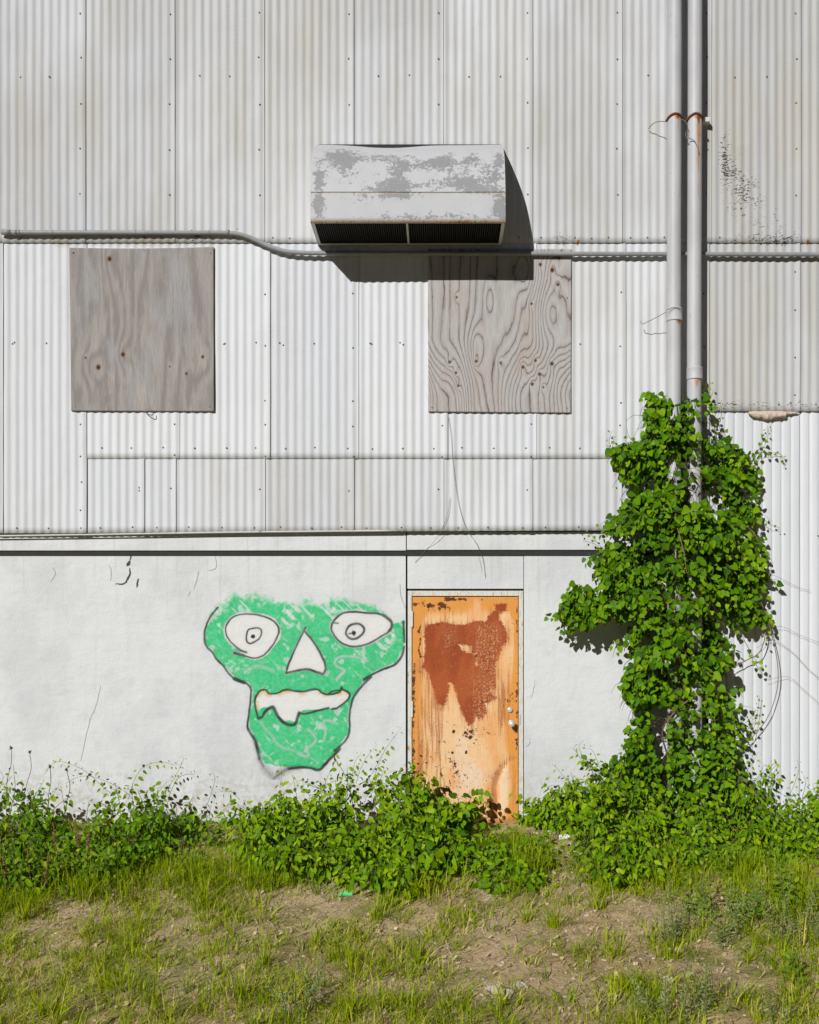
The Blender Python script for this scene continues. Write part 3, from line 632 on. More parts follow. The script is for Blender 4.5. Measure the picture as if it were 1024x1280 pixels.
# ------------------------------------------------------------------ plywood boards
def mat_ply(name, left):
    t = NT(name); p = t.pos(); g = t.attr('grain'); kn = t.attr('knot')
    wob = t.noise(t.mul(p, (26, 1, 5)), 1.0, 5, .65)
    gg = t.math('ADD', g, t.math('MULTIPLY', wob, .9 if left else .6))
    fr_ = t.math('PINGPONG', gg, .5)
    vary = t.noise(t.mul(p, (4, 1, 1.6)), 1.3, 4); fib = t.noise(t.mul(p, (160, 1, 6)), 1.0, 4, .7); blotch = t.noise(t.mul(p, (3.2, 1, 1.1), (7, 0, 2)), 1.2, 5, .6)
    if left:
        col = t.mix(t.step(fr_, .02, .45), (.245, .228, .218), (.345, .322, .305))
        col = t.mix(t.math('MULTIPLY', t.step(blotch, .50, .62), .75), col, (.345, .35, .365))
        col = t.mix(t.math('MULTIPLY', t.step(t.noise(t.mul(p, (26, 1, 1.5), (3, 0, 3)), 1.0, 5, .7), .50, .70), .6), col, (.215, .19, .178))
        z = t.n('SeparateXYZ', {0: p}).outputs[2]
        col = t.mix(t.math('MULTIPLY', t.step(t.noise(t.mul(p, (9, 1, 2.2), (1, 0, 5)), 1.0, 5, .65), .50, .64), t.step(z, 4.7, 3.7, .25, .85)), col, (.43, .385, .345))
    else:
        line = t.math('MULTIPLY', t.step(fr_, .10, .02), t.step(vary, .32, .60, .35, 1.0))
        col = t.mix(t.step(fr_, .0, .5), (.365, .352, .342), (.46, .448, .438))
        col = t.mix(t.math('MULTIPLY', t.step(blotch, .48, .68), .6), col, (.43, .35, .295))
        col = t.mix(t.math('MULTIPLY', t.step(t.math('MULTIPLY', t.step(fr_, .30, .06), t.step(t.noise(t.mul(p, (9, 1, 1.8), (2, 0, 9)), 1.0, 4), .52, .66)), .1, .9), .6), col, (.27, .20, .165))
        col = t.mix(t.math('MULTIPLY', line, .95), col, (.12, .095, .082))
    col = t.mix(t.math('MULTIPLY', t.step(fib, .40, .72), .62 if left else .42), col, (.21, .19, .175))
    col = t.mix(t.step(kn, .30, .62), col, (.20, .12, .075)); col = t.mix(t.step(kn, .68, .88), col, (.035, .025, .02))
    h = t.math('ADD', t.math('MULTIPLY', fr_, .5), t.math('MULTIPLY', fib, .6))
    return t.fin(col, .85, t.bump(h, .4, .004), 0.0, .15)
def board(cor, d, left, label, knots, bow):
    nu, nv = 130, 150; u, v = np.meshgrid(np.linspace(0, 1, nu), np.linspace(0, 1, nv))
    tl, tr, br, bl = [np.array(c, float) for c in cor]
    P = (tl[None, None] * ((1 - u) * (1 - v))[..., None] + tr * (u * (1 - v))[..., None] + br * (u * v)[..., None] + bl * ((1 - u) * v)[..., None])
    px, py = P[..., 0], P[..., 1] + bow * np.sin(np.pi * u) * (1 - v)
    sx = 7.0 if left else 7.5
    g = (px / 140.0) * sx + (2.0 if left else 3.2) * fbm(px / 50.0, py / (420.0 if left else 380.0), 41 if left else 43, 3) + 1.1 * fbm(px / 15.0, py / 150.0, 47, 2) + (0 if left else 1) * ((px - 625) / 140.0) * 9 * sstep(420, 500, py)
    sgn = 1
    for kx, ky, rx, ry, amp in ([(180, 400, 26, 95, 2.8), (150, 330, 20, 40, 1.6), (112, 460, 16, 22, 2.0), (157, 440, 12, 18, 1.4), (255, 448, 14, 22, -1.8), (230, 510, 26, 50, 1.8), (185, 500, 18, 60, 1.5)] if left else
                                [(688, 392, 17, 42, 3.4), (648, 500, 26, 66, 3.2), (598, 505, 20, 60, 2.6), (655, 335, 14, 28, -2.2), (596, 435, 9, 28, 2.0), (545, 500, 16, 60, 2.0), (700, 455, 22, 36, 1.6), (612, 375, 7, 26, 1.4)]):
        g = g + amp * (.45 if left else .8) * np.exp(-(((px - kx) / rx) ** 2 + ((py - ky) / ry) ** 2))
    kn = np.zeros_like(px)
    for kx, ky, r in knots:
        e = np.hypot(px - kx, (py - ky) * .85) / r; kn = np.maximum(kn, np.exp(-(e * .9) ** 2)); g = g + (.4 if left else .8) * np.exp(-(np.hypot((px - kx) / r, (py - ky) * .45 / r) / 2.0) ** 2)
    g = g * (1.2 if left else 1.5)
    k = (D - d) / D
    def world(dy): return np.stack([X(px) * k + XC * (1 - k), np.full_like(px, dy) + (fbm(px * .01, py * .01, 3) - .5) * .010, Z(py) * k + ZC * (1 - k)], -1)
    V = world(-d).reshape(-1, 3); Q = grid(nu, nv)[:, ::-1]
    rim = np.concatenate([np.arange(nu), np.arange(1, nv) * nu + nu - 1, (nv - 1) * nu + np.arange(nu - 2, -1, -1), np.arange(nv - 2, 0, -1) * nu])
    b = len(V); n = len(rim); V = np.vstack([V, V[rim] + [0, .016, 0]])
    Q = np.vstack([Q, [(rim[i], rim[(i + 1) % n], b + (i + 1) % n, b + i) for i in range(n)]])
    A = {'grain': np.concatenate([g.ravel(), g.ravel()[rim]]), 'knot': np.concatenate([kn.ravel(), kn.ravel()[rim] * 0])}
    o = mesh_obj('plywood_board', V, Q, None, [mat_ply('weathered_plywood_' + ('brown' if left else 'pale'), left)], None, A)
    return tag(o, label, 'board')
bl = board([(86.5, 309.5), (267, 308.5), (267.5, 514), (89, 513.5)], .052, True, 'grey brown weathered plywood board with faint grain, left of the two window coverings',
      [(137, 323.5, 3.4), (153.8, 443, 3.2), (123, 459, 3.4), (107, 447, 1.6), (253.5, 446, 2.2), (233, 467, 2.0), (212, 458, 1.4), (92, 316, 1.5)], 1.5)
br = board([(535, 311), (714.5, 311), (714, 516), (535.5, 514.5)], .050, False, 'pale plywood board with bold dark grain lines, partly in the shadow of the hood',
      [(690.5, 337.5, 3.0), (675.6, 330.5, 2.4), (697.5, 355.5, 2.2), (653.8, 458.8, 2.2), (674.7, 467.6, 2.2), (665.5, 480, 2.2), (679.3, 484, 1.5), (690, 454.5, 2.6), (595.3, 451.6, 2.0), (570, 466, 1.8), (562, 452.5, 2.0), (664.5, 379.5, 1.8), (571, 371.5, 1.6), (573, 482, 1.7), (626, 453.5, 1.8), (669.5, 450.5, 2.0)], 0)
for bo, pts in ((bl, [(91, 316), (263, 316), (94, 508), (262, 508), (180, 313)]), (br, [(540, 370), (709, 372), (540, 509), (709, 510)])):
    for a, b in pts: p = at(a, b, .056); m = MB(); m.lathe([(.0045, 0), (.0045, -.003), (.002, -.004), (.0001, -.004)], p, 'y', 8); m.build('nail', M['screw'], bo)

# ------------------------------------------------------------------ vent hood
def mat_hood():
    t = NT('peeling_hood_paint'); p = t.pos(); a = t.attr('bare')
    n1 = t.noise(t.mul(p, (1, 1, 1.5)), 13, 6, .68); n2 = t.noise(p, 48, 5, .7)
    v = t.math('ADD', a, t.math('ADD', t.math('MULTIPLY', t.math('SUBTRACT', n1, .5), 1.5), t.math('MULTIPLY', t.math('SUBTRACT', n2, .5), 1.3)))
    bare = t.step(v, .50, .56)
    metal = t.mix(t.noise(t.mul(p, (30, 30, 120)), 1.0, 4), (.22, .225, .235), (.34, .345, .355))
    paint = t.mix(t.noise(p, 5, 4), (.46, .468, .49), (.55, .557, .575))
    col = t.mix(bare, paint, metal)
    r = t.math('ADD', t.attr('rust'), t.math('MULTIPLY', t.math('SUBTRACT', n2, .5), 1.6))
    col = t.mix(t.math('MULTIPLY', t.step(r, .35, .6), .75), col, (.50, .36, .19)); col = t.mix(t.step(r, .72, .85), col, (.30, .10, .03))
    return t.fin(col, .55, t.bump(t.math('SUBTRACT', 1.0, bare), .35, .003), 0.0, .3)
M['hood'] = mat_hood()
def build_hood():
    hd = .60
    A = at(388, 277.5, hd); B = at(632, 277.5, hd); xl, xr, zb_ = A[0], B[0], A[2]
    root = thing('vent_hood', ((xl + xr) / 2, 0, zb_), 'grey white metal vent hood with peeling paint jutting from the corrugated wall', 'vent hood')
    o_ = np.array(root.location)
    zt = float(Z(184)); H = zt - zb_
    prof = [(.050, 1.0), (.10, .975), (.20, .915), (.31, .835), (.40, .755), (.475, .66), (.53, .555), (.572, .44), (.592, .335), (.5995, .285), (.600, .27), (.600, .14), (.600, .0)]
    pr = smooth_line(prof, 3); nu = 90
    xs = np.linspace(xl, xr, nu); v = np.arange(len(pr))
    gx, gi = np.meshgrid(xs, v); dep = pr[:, 0][gi.astype(int)]; h = pr[:, 1][gi.astype(int)]
    u = (gx - xl) / (xr - xl)
    z = zb_ + H * h - .030 * np.exp(-((u - .39) / .17) ** 2) * h ** 6 - .006 * np.sin(u * np.pi) * h ** 3
    y = -dep + (fbm(u * 5, h * 4, 13) - .5) * .010
    V = np.stack([gx, y, z], -1).reshape(-1, 3) - o_; Q = grid(nu, len(pr))[:, ::-1]
    px = 388 + 244 * u; py = proj(np.stack([gx, y, z], -1).reshape(-1, 3))[1].reshape(gx.shape)
    bare = np.zeros_like(px) + .15
    for cx, cy, rx, ry, k in ((428, 205, 16, 20, .55), (460, 198, 45, 8, .42), (497, 222, 16, 22, .5), (530, 206, 34, 8, .5), (556, 200, 14, 10, .55), (590, 200, 12, 8, .5), (615, 215, 18, 18, .35), (575, 222, 28, 12, .45), (480, 234, 40, 8, .45),
                              (398, 220, 8, 20, .5), (399, 258, 9, 16, .6), (626, 258, 10, 22, .65), (455, 247, 40, 5, .35), (560, 230, 60, 6, .3), (560, 270, 70, 5, .38), (470, 270, 60, 4, .3), (410, 193, 10, 10, .3), (600, 238, 30, 6, .45), (627, 200, 8, 16, .4), (505, 243, 20, 5, .4)):
        bare = bare + k * np.exp(-(((px - cx) / rx) ** 2 + ((py - cy) / ry) ** 2))
    rust = .75 * np.exp(-((py - 277) / 2.4) ** 2) + .75 * np.exp(-((py - 241) / .9) ** 2) * .7 + .3 * np.exp(-(((px - 575) / 20) ** 2 + ((py - 276) / 3) ** 2)) + .25 * np.exp(-((px - 631) / 1.5) ** 2)
    b = len(V); last = np.arange(nu) + (len(pr) - 1) * nu
    V = np.vstack([V, V[last] + [0, .03, 0], V[last] + [0, .03, .012]])       # hemmed lower lip
    i = np.arange(nu - 1); Q = np.vstack([Q, np.stack([last[i], last[i + 1], b + i + 1, b + i], 1)[:, ::-1], np.stack([b + i, b + i + 1, b + nu + i + 1, b + nu + i], 1)[:, ::-1]])
    at_ = {'bare': np.concatenate([bare.ravel(), np.zeros(2 * nu)]), 'rust': np.concatenate([rust.ravel(), np.full(2 * nu, .6)])}
    mesh_obj('hood_shell', V, Q, None, [M['hood']], root, at_)
    # crease batten
    def side(x, s):
        k = len(pr); zz_ = zb_ + H * pr[:, 1]; P = np.stack([np.full(k, x), -pr[:, 0], zz_], 1); W = np.stack([np.full(k, x), np.full(k, -.012), zz_], 1)
        i = np.arange(k - 1); Vv = np.vstack([P, W, P + [s * .004, 0, 0], W + [s * .004, 0, 0]]) - o_
        q = np.vstack([np.stack([i, i + 1, k + i + 1, k + i], 1), np.stack([2 * k + i, 3 * k + i, 3 * k + i + 1, 2 * k + i + 1], 1), np.stack([i, 2 * k + i, 2 * k + i + 1, i + 1], 1),
                       [[k - 1, 3 * k - 1, 4 * k - 1, 2 * k - 1]]])
        n = len(Vv); mesh_obj('side_panel', Vv, q, None, [M['hood']], root, {'bare': np.full(n, .1), 'rust': np.full(n, .15)}, smooth=False)
    side(xl + .001, 1); side(xr - .001, -1)
    m = MB(); m.box(xl + .01 - o_[0], xr - .01 - o_[0], -.062, -.058, 0.0, H - .002); m.build('shade_plate', M['core'], root)  # added dark sheet, painted shade for the sagging top gap and hood interior
    for b_ in ((xl + .006, xl + .030, -.585), (xr - .030, xr - .006, -.585), (xl + .030, xr - .03, -.085)):
        m = MB(); m.box(b_[0] - o_[0], b_[1] - o_[0], b_[2], -.06, .001, .010); m.build('flange', M['trim'], root)
    cx = at(510, 280, .3)[0] - o_[0]
    m = MB(); m.box(cx - .008, cx + .008, -.57, -.085, -.001, .014); m.build('mullion', M['trim'], root)
    m = MB()
    for x in np.arange(xl + .045, xr - .04, .0185): m.box(x - o_[0] - .003, x - o_[0] + .003, -.568, -.086, .018, .034)
    for yy in np.arange(-.54, -.1, .06): m.box(xl + .03 - o_[0], xr - .03 - o_[0], yy, yy + .004, .0345, .038)
    m.build('grille', M['grille'], root)
M['grille'] = mat_plain('grille_metal', (.035, .035, .033), .7)
build_hood()

# ------------------------------------------------------------------ conduit and pipes
def mat_pipe(name, tone):
    t = NT(name); p = t.pos()
    a = t.noise(t.mul(p, (4, 4, 1)), 2.0, 5); b = t.noise(t.mul(p, (30, 30, 12)), 1.0, 5, .7)
    col = t.mix(t.step(a, .35, .65), tone, tuple(c * .86 for c in tone))
    col = t.mix(t.step(b, .64, .70), col, (.30, .29, .27))
    col = t.mix(t.step(t.noise(t.mul(p, (25, 25, 9), (5, 1, 2)), 1.0, 5, .7), .68, .74), col, (.56, .36, .15))
    r = t.math('ADD', t.attr('rust'), t.math('MULTIPLY', t.math('SUBTRACT', b, .5), 1.2))
    col = t.mix(t.math('MULTIPLY', t.step(r, .35, .65), .85), col, (.48, .22, .07)); col = t.mix(t.step(r, .75, .9), col, (.20, .07, .03))
    return t.fin(col, .5, t.bump(b, .25, .003), 0.0, .35)
M['pipe'] = mat_pipe('painted_pipe', (.49, .495, .51))
M['conduit'] = mat_pipe('painted_conduit', (.29, .30, .31))
cd = .080
path = [(6, 290.5), (40, 290.6), (150, 290.8), (250, 291), (280, 291), (300, 293), (315, 298), (330, 305), (345, 311), (360, 314.5), (380, 316), (420, 316.5), (600, 317), (800, 317.5), (1000, 318), (1430, 319)]
cpts = smooth_line(path, 6)
root = thing('conduit', at(512, 317, cd), 'long thin grey conduit running across the wall with an S bend at its left', 'conduit')
o_ = np.array(root.location)
m = MB(); m.tube(np.array([at(a, b, cd) for a, b in cpts]) - o_, .0195, 12); m.build('tube', M['conduit'], root, True, 'rust')
for a, L in ((19, 2.5), (24, 1.0), (285, 2.0)):
    m = MB(); m.tube(np.array([at(a - L, 290.6, cd), at(a + L, 290.6, cd)]) - o_, .024, 12); m.build('coupling', M['conduit'], root, True, 'rust')
m = MB(); m.tube(np.array([at(2, 289.8, cd), at(14, 290.4, cd)]) - o_, [.026, .023], 10)
m.build('end_fitting', M['conduit'], root, True, 'rust')
for a in (66, 170, 262, 420, 560, 690, 800, 930, 1010, 1100):
    b = np.interp(a, [p[0] for p in path], [p[1] for p in path]); c = at(a, b, cd) - o_
    an = np.linspace(-.1, np.pi + .1, 9); m = MB(); m.tube(np.stack([np.full(9, c[0]), c[1] - .021 * np.sin(an), c[2] + .021 * np.cos(an)], 1), .0022, 5); m.build('strap', M['conduit'], root, True, 'rust')

def pipe(px, label, cyl, coup, drips):
    c = .21; root = thing('downpipe', at(px, 1030, c) * [1, 1, 0] + [0, 0, -.15], label, 'pipe'); o_ = np.array(root.location)
    x = at(px, 500, c)[0] - o_[0]; r = .0622
    zs = np.linspace(-.1, float(Z(-150)), 260); n = 20
    an = np.arange(n) * 2 * np.pi / n
    wob = .004 * np.sin(zs * .9 + px)
    V = np.stack([x + wob[:, None] + r * np.cos(an), r * np.sin(an) + 0 * zs[:, None], (zs + .15)[:, None] + 0 * an], -1).reshape(-1, 3)
    ru = np.zeros((len(zs), n)); k = D / (D - c); pyz = BASE - S * (ZC + (zs - ZC) * k)
    for y0, ln, a0, s in drips:
        ru += s * np.exp(-((np.mod(an[None] - a0 + np.pi, 2 * np.pi) - np.pi) / .35) ** 2) * (pyz[:, None] > y0) * np.exp(-(pyz[:, None] - y0) / ln)
        ru += .8 * np.exp(-((pyz[:, None] - y0) / 2.0) ** 2)
    mesh_obj('pipe_shaft', V, grid(n, len(zs)).tolist() + [((i + 1) * n - 1, i * n, (i + 1) * n, (i + 2) * n - 1) for i in range(len(zs) - 1)], None, [M['pipe']], root, {'rust': ru.ravel()})
    for y0, y1 in coup:
        za_, zb_ = at(px, y1, c)[2] - o_[2], at(px, y0, c)[2] - o_[2]; m = MB()
        m.lathe([(r, za_), (r + .007, za_), (r + .009, za_ + .006), (r + .007, za_ + .012), (r + .007, zb_ - .012), (r + .009, zb_ - .006), (r + .007, zb_), (r, zb_)], (x, 0, 0), 'z', 20); m.build('coupling', M['pipe'], root, True, 'rust')
    zz_ = at(px, 146, c)[2] - o_[2]; an2 = np.linspace(np.pi * .92, 2.08 * np.pi, 14); m = MB()
    m.tube(np.stack([x + (r + .006) * np.cos(an2), (r + .006) * np.sin(an2), zz_ - .03 * np.abs(np.cos(an2)) ** 2 + rng.normal(0, .001, 14)], 1), .010, 6)
    m.build('hanger_strap', M['rust'], root, True)
    return root, o_
p1, o1 = pipe(843, 'left of the two tall pipes, its collar above the middle with a wire end', 0, [(386, 402)], [(148, 45, -1.2, .7), (402, 12, -1.0, .9)])
p2, o2 = pipe(868.4, 'right of the two tall pipes, with an orange rust streak below its strap', 0, [(460, 475)], [(148, 110, -1.25, 1.0), (476, 14, -1.4, 1.0), (458, 3, -1.6, .8)])
m = MB(); m.box(*[v for v in (at(881, 150, .12)[0] - o2[0], at(888, 150, .12)[0] - o2[0])], -.12 + .21, -.10 + .30, at(880, 153, .1)[2] - o2[2], at(880, 147.5, .1)[2] - o2[2])
m.build('bracket', M['trim'], p2)
for L in ([(834, 152, .22), (822, 152, .17), (815, 156, .12), (811, 161, .06)], [(852, 149, .27), (857, 152, .28), (860, 160, .275), (857, 168, .28), (860, 175, .28)], [(861, 172, .28), (868, 176, .28), (872, 184, .278), (874, 192, .275)]):
    m = MB(); m.tube(smooth_line(np.array([at(*q) for q in L]), 5) - o1, .0035, 5); m.build('strap_wire', M['wire'], p1, True)
for L in ([(834, 387, .285), (843, 384, .29), (852, 386, .285)], [(833, 390, .25), (822, 396, .2), (810, 402, .16), (803, 405, .13), (801, 401, .12)]):
    m = MB(); m.tube(smooth_line(np.array([at(*q) for q in L]), 5) - o1, .003, 5); m.build('collar_wire', M['wire'], p1, True)

# loose wires on the wall
def wire(pts, label, r=.0017):
    P = smooth_line(np.array([at(*q) for q in pts]), 6); o_ = P[0]
    o = MB().tube(P - o_, r, 5).build('loose_wire', M['wire'], None, True); o.location = o_; return tag(o, label, 'wire')
wire([(560, 519, .05), (564, 545, .048), (566, 575, .045), (570, 610, .04), (576, 640, .04), (584, 662, .035), (596, 680, .0), (604, 700, -.045), (607, 722, -.05)], 'longer thin wire hanging from the pale plywood board towards the door top')
wire([(563, 622, .04), (560, 640, .045), (554, 658, .045), (545, 674, .01), (532, 688, -.03), (519, 703, -.05)], 'shorter thin wire crossing the ledge above the left side of the door')
wire([(180, 514, .06), (184, 517, .08), (190, 519, .075), (192, 516, .06)], 'short bent wire end under the grey brown plywood board', .004)

# crusty foam under the right sheet
def foam():
    nu, nv = 70, 16; u, v = np.meshgrid(np.linspace(0, 1, nu), np.linspace(0, 2 * np.pi, nv, endpoint=False))
    px = 934 + 62 * u; env = np.sin(np.pi * np.clip(u * .98 + .01, 0, 1)) ** .4 * np.where(u > .75, .45, 1)
    hgt = (9.5 * env) * (.65 + .7 * fbm(px * .16, v * .3, 3)); r = (.018 + .012 * fbm(px * .2, v, 6)) * env
    z = Z(516 + hgt * (.45 - .55 * np.cos(v))); y = -.045 - r * np.sin(v) * 1.5 + (fbm(px * .3, v * 1.5, 9) - .5) * .02
    V = np.stack([X(px), y, z], -1); o_ = V.reshape(-1, 3).mean(0)
    Q = grid(nu, nv).tolist() + [(i, (nv - 1) * nu + i, (nv - 1) * nu + i + 1, i + 1) for i in range(nu - 1)]
    o = mesh_obj('foam_scrap', V.reshape(-1, 3) - o_, Q, None, [mat_plain('crusty_foam', (.56, .46, .37), .95, 0, .2, 30, .8)]); o.location = o_
    tag(o, 'crusty cream foam strip hanging below the right corrugated sheet edge', 'foam')
foam()

# ------------------------------------------------------------------ vegetation
LV = np.array([(0, .03, 0), (-.24, -.05, .03), (-.45, .16, .08), (-.43, .45, .07), (-.25, .76, .02), (0, 1.0, -.07), (.25, .76, .02), (.43, .45, .07), (.45, .16, .08), (.24, -.05, .03), (0, .48, -.035)])
LT = np.array([(10, i, i + 1) for i in range(9)] + [(10, 9, 0)])[:, ::-1]
OV = np.array([(0, 0, 0), (-.20, .14, .04), (-.30, .36, .06), (-.22, .68, .02), (0, 1.0, -.12), (.22, .68, .02), (.30, .36, .06), (.20, .14, .04), (0, .42, -.03)])
OT = np.array([(8, i, i + 1) for i in range(7)] + [(8, 7, 0)])[:, ::-1]
def nrm(a): return a / (np.linalg.norm(a, axis=-1, keepdims=True) + 1e-9)
def leaves(P, tip, nor, size, tint, shape='heart'):
    LVv, LTt = (LV, LT) if shape == 'heart' else (OV * ([.88, 1, 1] if shape == 'oval' else [.42, 1, .6]), OT)
    t = nrm(tip); n = nrm(nor - (nor * t).sum(1, keepdims=True) * t); s = np.cross(t, n)
    curl = rng.uniform(.3, 2.0, (len(P), 1, 1)); wid = rng.uniform(.8, 1.12, (len(P), 1, 1))
    L = LVv[None] * size[:, None, None]
    V = P[:, None] + s[:, None] * L[..., :1] * wid + t[:, None] * L[..., 1:2] + n[:, None] * L[..., 2:] * curl
    k = len(LVv); T = (LTt[None] + (np.arange(len(P)) * k)[:, None, None]).reshape(-1, 3)
    return V.reshape(-1, 3), T, np.repeat(tint, k)
def shoot(p, d, L, droop, n, wig=.12):
    step = L / n; P = [np.array(p, float)]; d = np.array(d, float) / np.linalg.norm(d)
    for i in range(n):
        d = d + np.array([rng.normal(0, wig), rng.normal(0, wig), rng.normal(0, wig) - droop / n]); d /= np.linalg.norm(d)
        P.append(P[-1] + d * step)
    return np.array(P)
TOSUN = -SUN
class Plant:
    def __init__(s): s.stems, s.rad, s.P, s.tip, s.nor, s.sz, s.ti = [], [], [], [], [], [], []
    def leaf_along(s, P, spacing, size, start=.15, taper=.6, tint=.5, facing=None, spread=.5, hang=.8, pet=.4):
        seg = np.linalg.norm(np.diff(P, axis=0), axis=1); cum = np.concatenate([[0], np.cumsum(seg)]); L = cum[-1]
        ts = np.arange(start * L, L, spacing) + rng.uniform(0, spacing * .3)
        if not len(ts): return
        Q = np.stack([np.interp(ts, cum, P[:, i]) for i in range(3)], 1)
        tg = nrm(np.stack([np.interp(ts, cum, np.gradient(P[:, i])) for i in range(3)], 1))
        k = len(ts); f = TOSUN * .7 + np.array([0, -.45, .55]) if facing is None else facing
        nor = nrm(f + rng.normal(0, spread, (k, 3)))
        sd = nrm(np.cross(tg, nor)) * np.where(np.arange(k) % 2, 1, -1)[:, None]
        tip = nrm(sd * .8 + tg * .5 + np.array([0, -.1, -hang]) + rng.normal(0, .3, (k, 3)))
        sz = size * (1 - (1 - taper) * (ts / L) ** 2.5) * rng.uniform(.72, 1.2, k)
        s.P.append(Q + sd * (size * pet) + nor * size * .15 * rng.uniform(0, 1, (k, 1))); s.tip.append(tip); s.nor.append(nor); s.sz.append(sz)
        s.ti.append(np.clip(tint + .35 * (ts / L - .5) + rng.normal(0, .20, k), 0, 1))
    def arr(s): return [np.concatenate(a) for a in (s.P, s.tip, s.nor, s.sz, s.ti)]
    def build(s, name, label, cat, leafmat, stemmat, shape, keep=None, group=None, base=None, extra=None, stemname='stem', leafname='foliage'):
        P, tip, nor, sz, ti = s.arr()
        if keep is not None:
            kq = keep(P + nrm(tip) * sz[:, None] * .5); P, tip, nor, sz, ti = P[kq], tip[kq], nor[kq], sz[kq], ti[kq]
        root = thing(name, base, label, cat, group); o_ = np.array(base, float)
        V, T, A = leaves(P, tip, nor, sz, ti, shape)
        mesh_obj(leafname, V - o_, None, T, [leafmat], root, {'tint': A})
        m = MB()
        for q, r in zip(s.stems, s.rad): m.tube(q - o_, np.linspace(r, r * .45, len(q)), 5, caps=False)
        if s.stems: m.build(stemname, stemmat, root, True)
        if extra: extra(root, o_)
        return root

# ---- climbing vine on the pipes
VINE = [(814, 498), (822, 488), (846, 489), (864, 498), (872, 522), (878, 545), (892, 548), (905, 562), (925, 552), (938, 562), (936, 584), (952, 606), (946, 640), (956, 660), (960, 692), (952, 715), (958, 742), (966, 764), (968, 786),
        (952, 776), (935, 792), (918, 800), (930, 824), (905, 836), (893, 852), (872, 862), (850, 868), (834, 872), (815, 880), (806, 900), (812, 930), (822, 960), (826, 1000), (740, 1000), (745, 955), (776, 948), (780, 925), (792, 902), (790, 880), (777, 862),
        (786, 838), (768, 832), (765, 815), (784, 800), (786, 784), (768, 770), (745, 776), (722, 796), (710, 795), (702, 766), (724, 729), (742, 728), (756, 738), (754, 700), (766, 688), (774, 672), (758, 652), (770, 640), (790, 626),
        (796, 606), (780, 598), (766, 582), (760, 562), (776, 552), (796, 548), (814, 562), (806, 545), (808, 520)]
HOLES = [([(838, 556), (850, 560), (849, 600), (842, 618), (836, 600)], .75), ([(858, 580), (876, 588), (877, 628), (866, 632), (858, 622)], .9), ([(879, 585), (895, 590), (905, 640), (890, 636), (880, 620)], .75), ([(828, 716), (850, 722), (852, 762), (838, 770), (826, 745)], .7),
         ([(868, 740), (930, 755), (925, 775), (870, 765)], .55)]
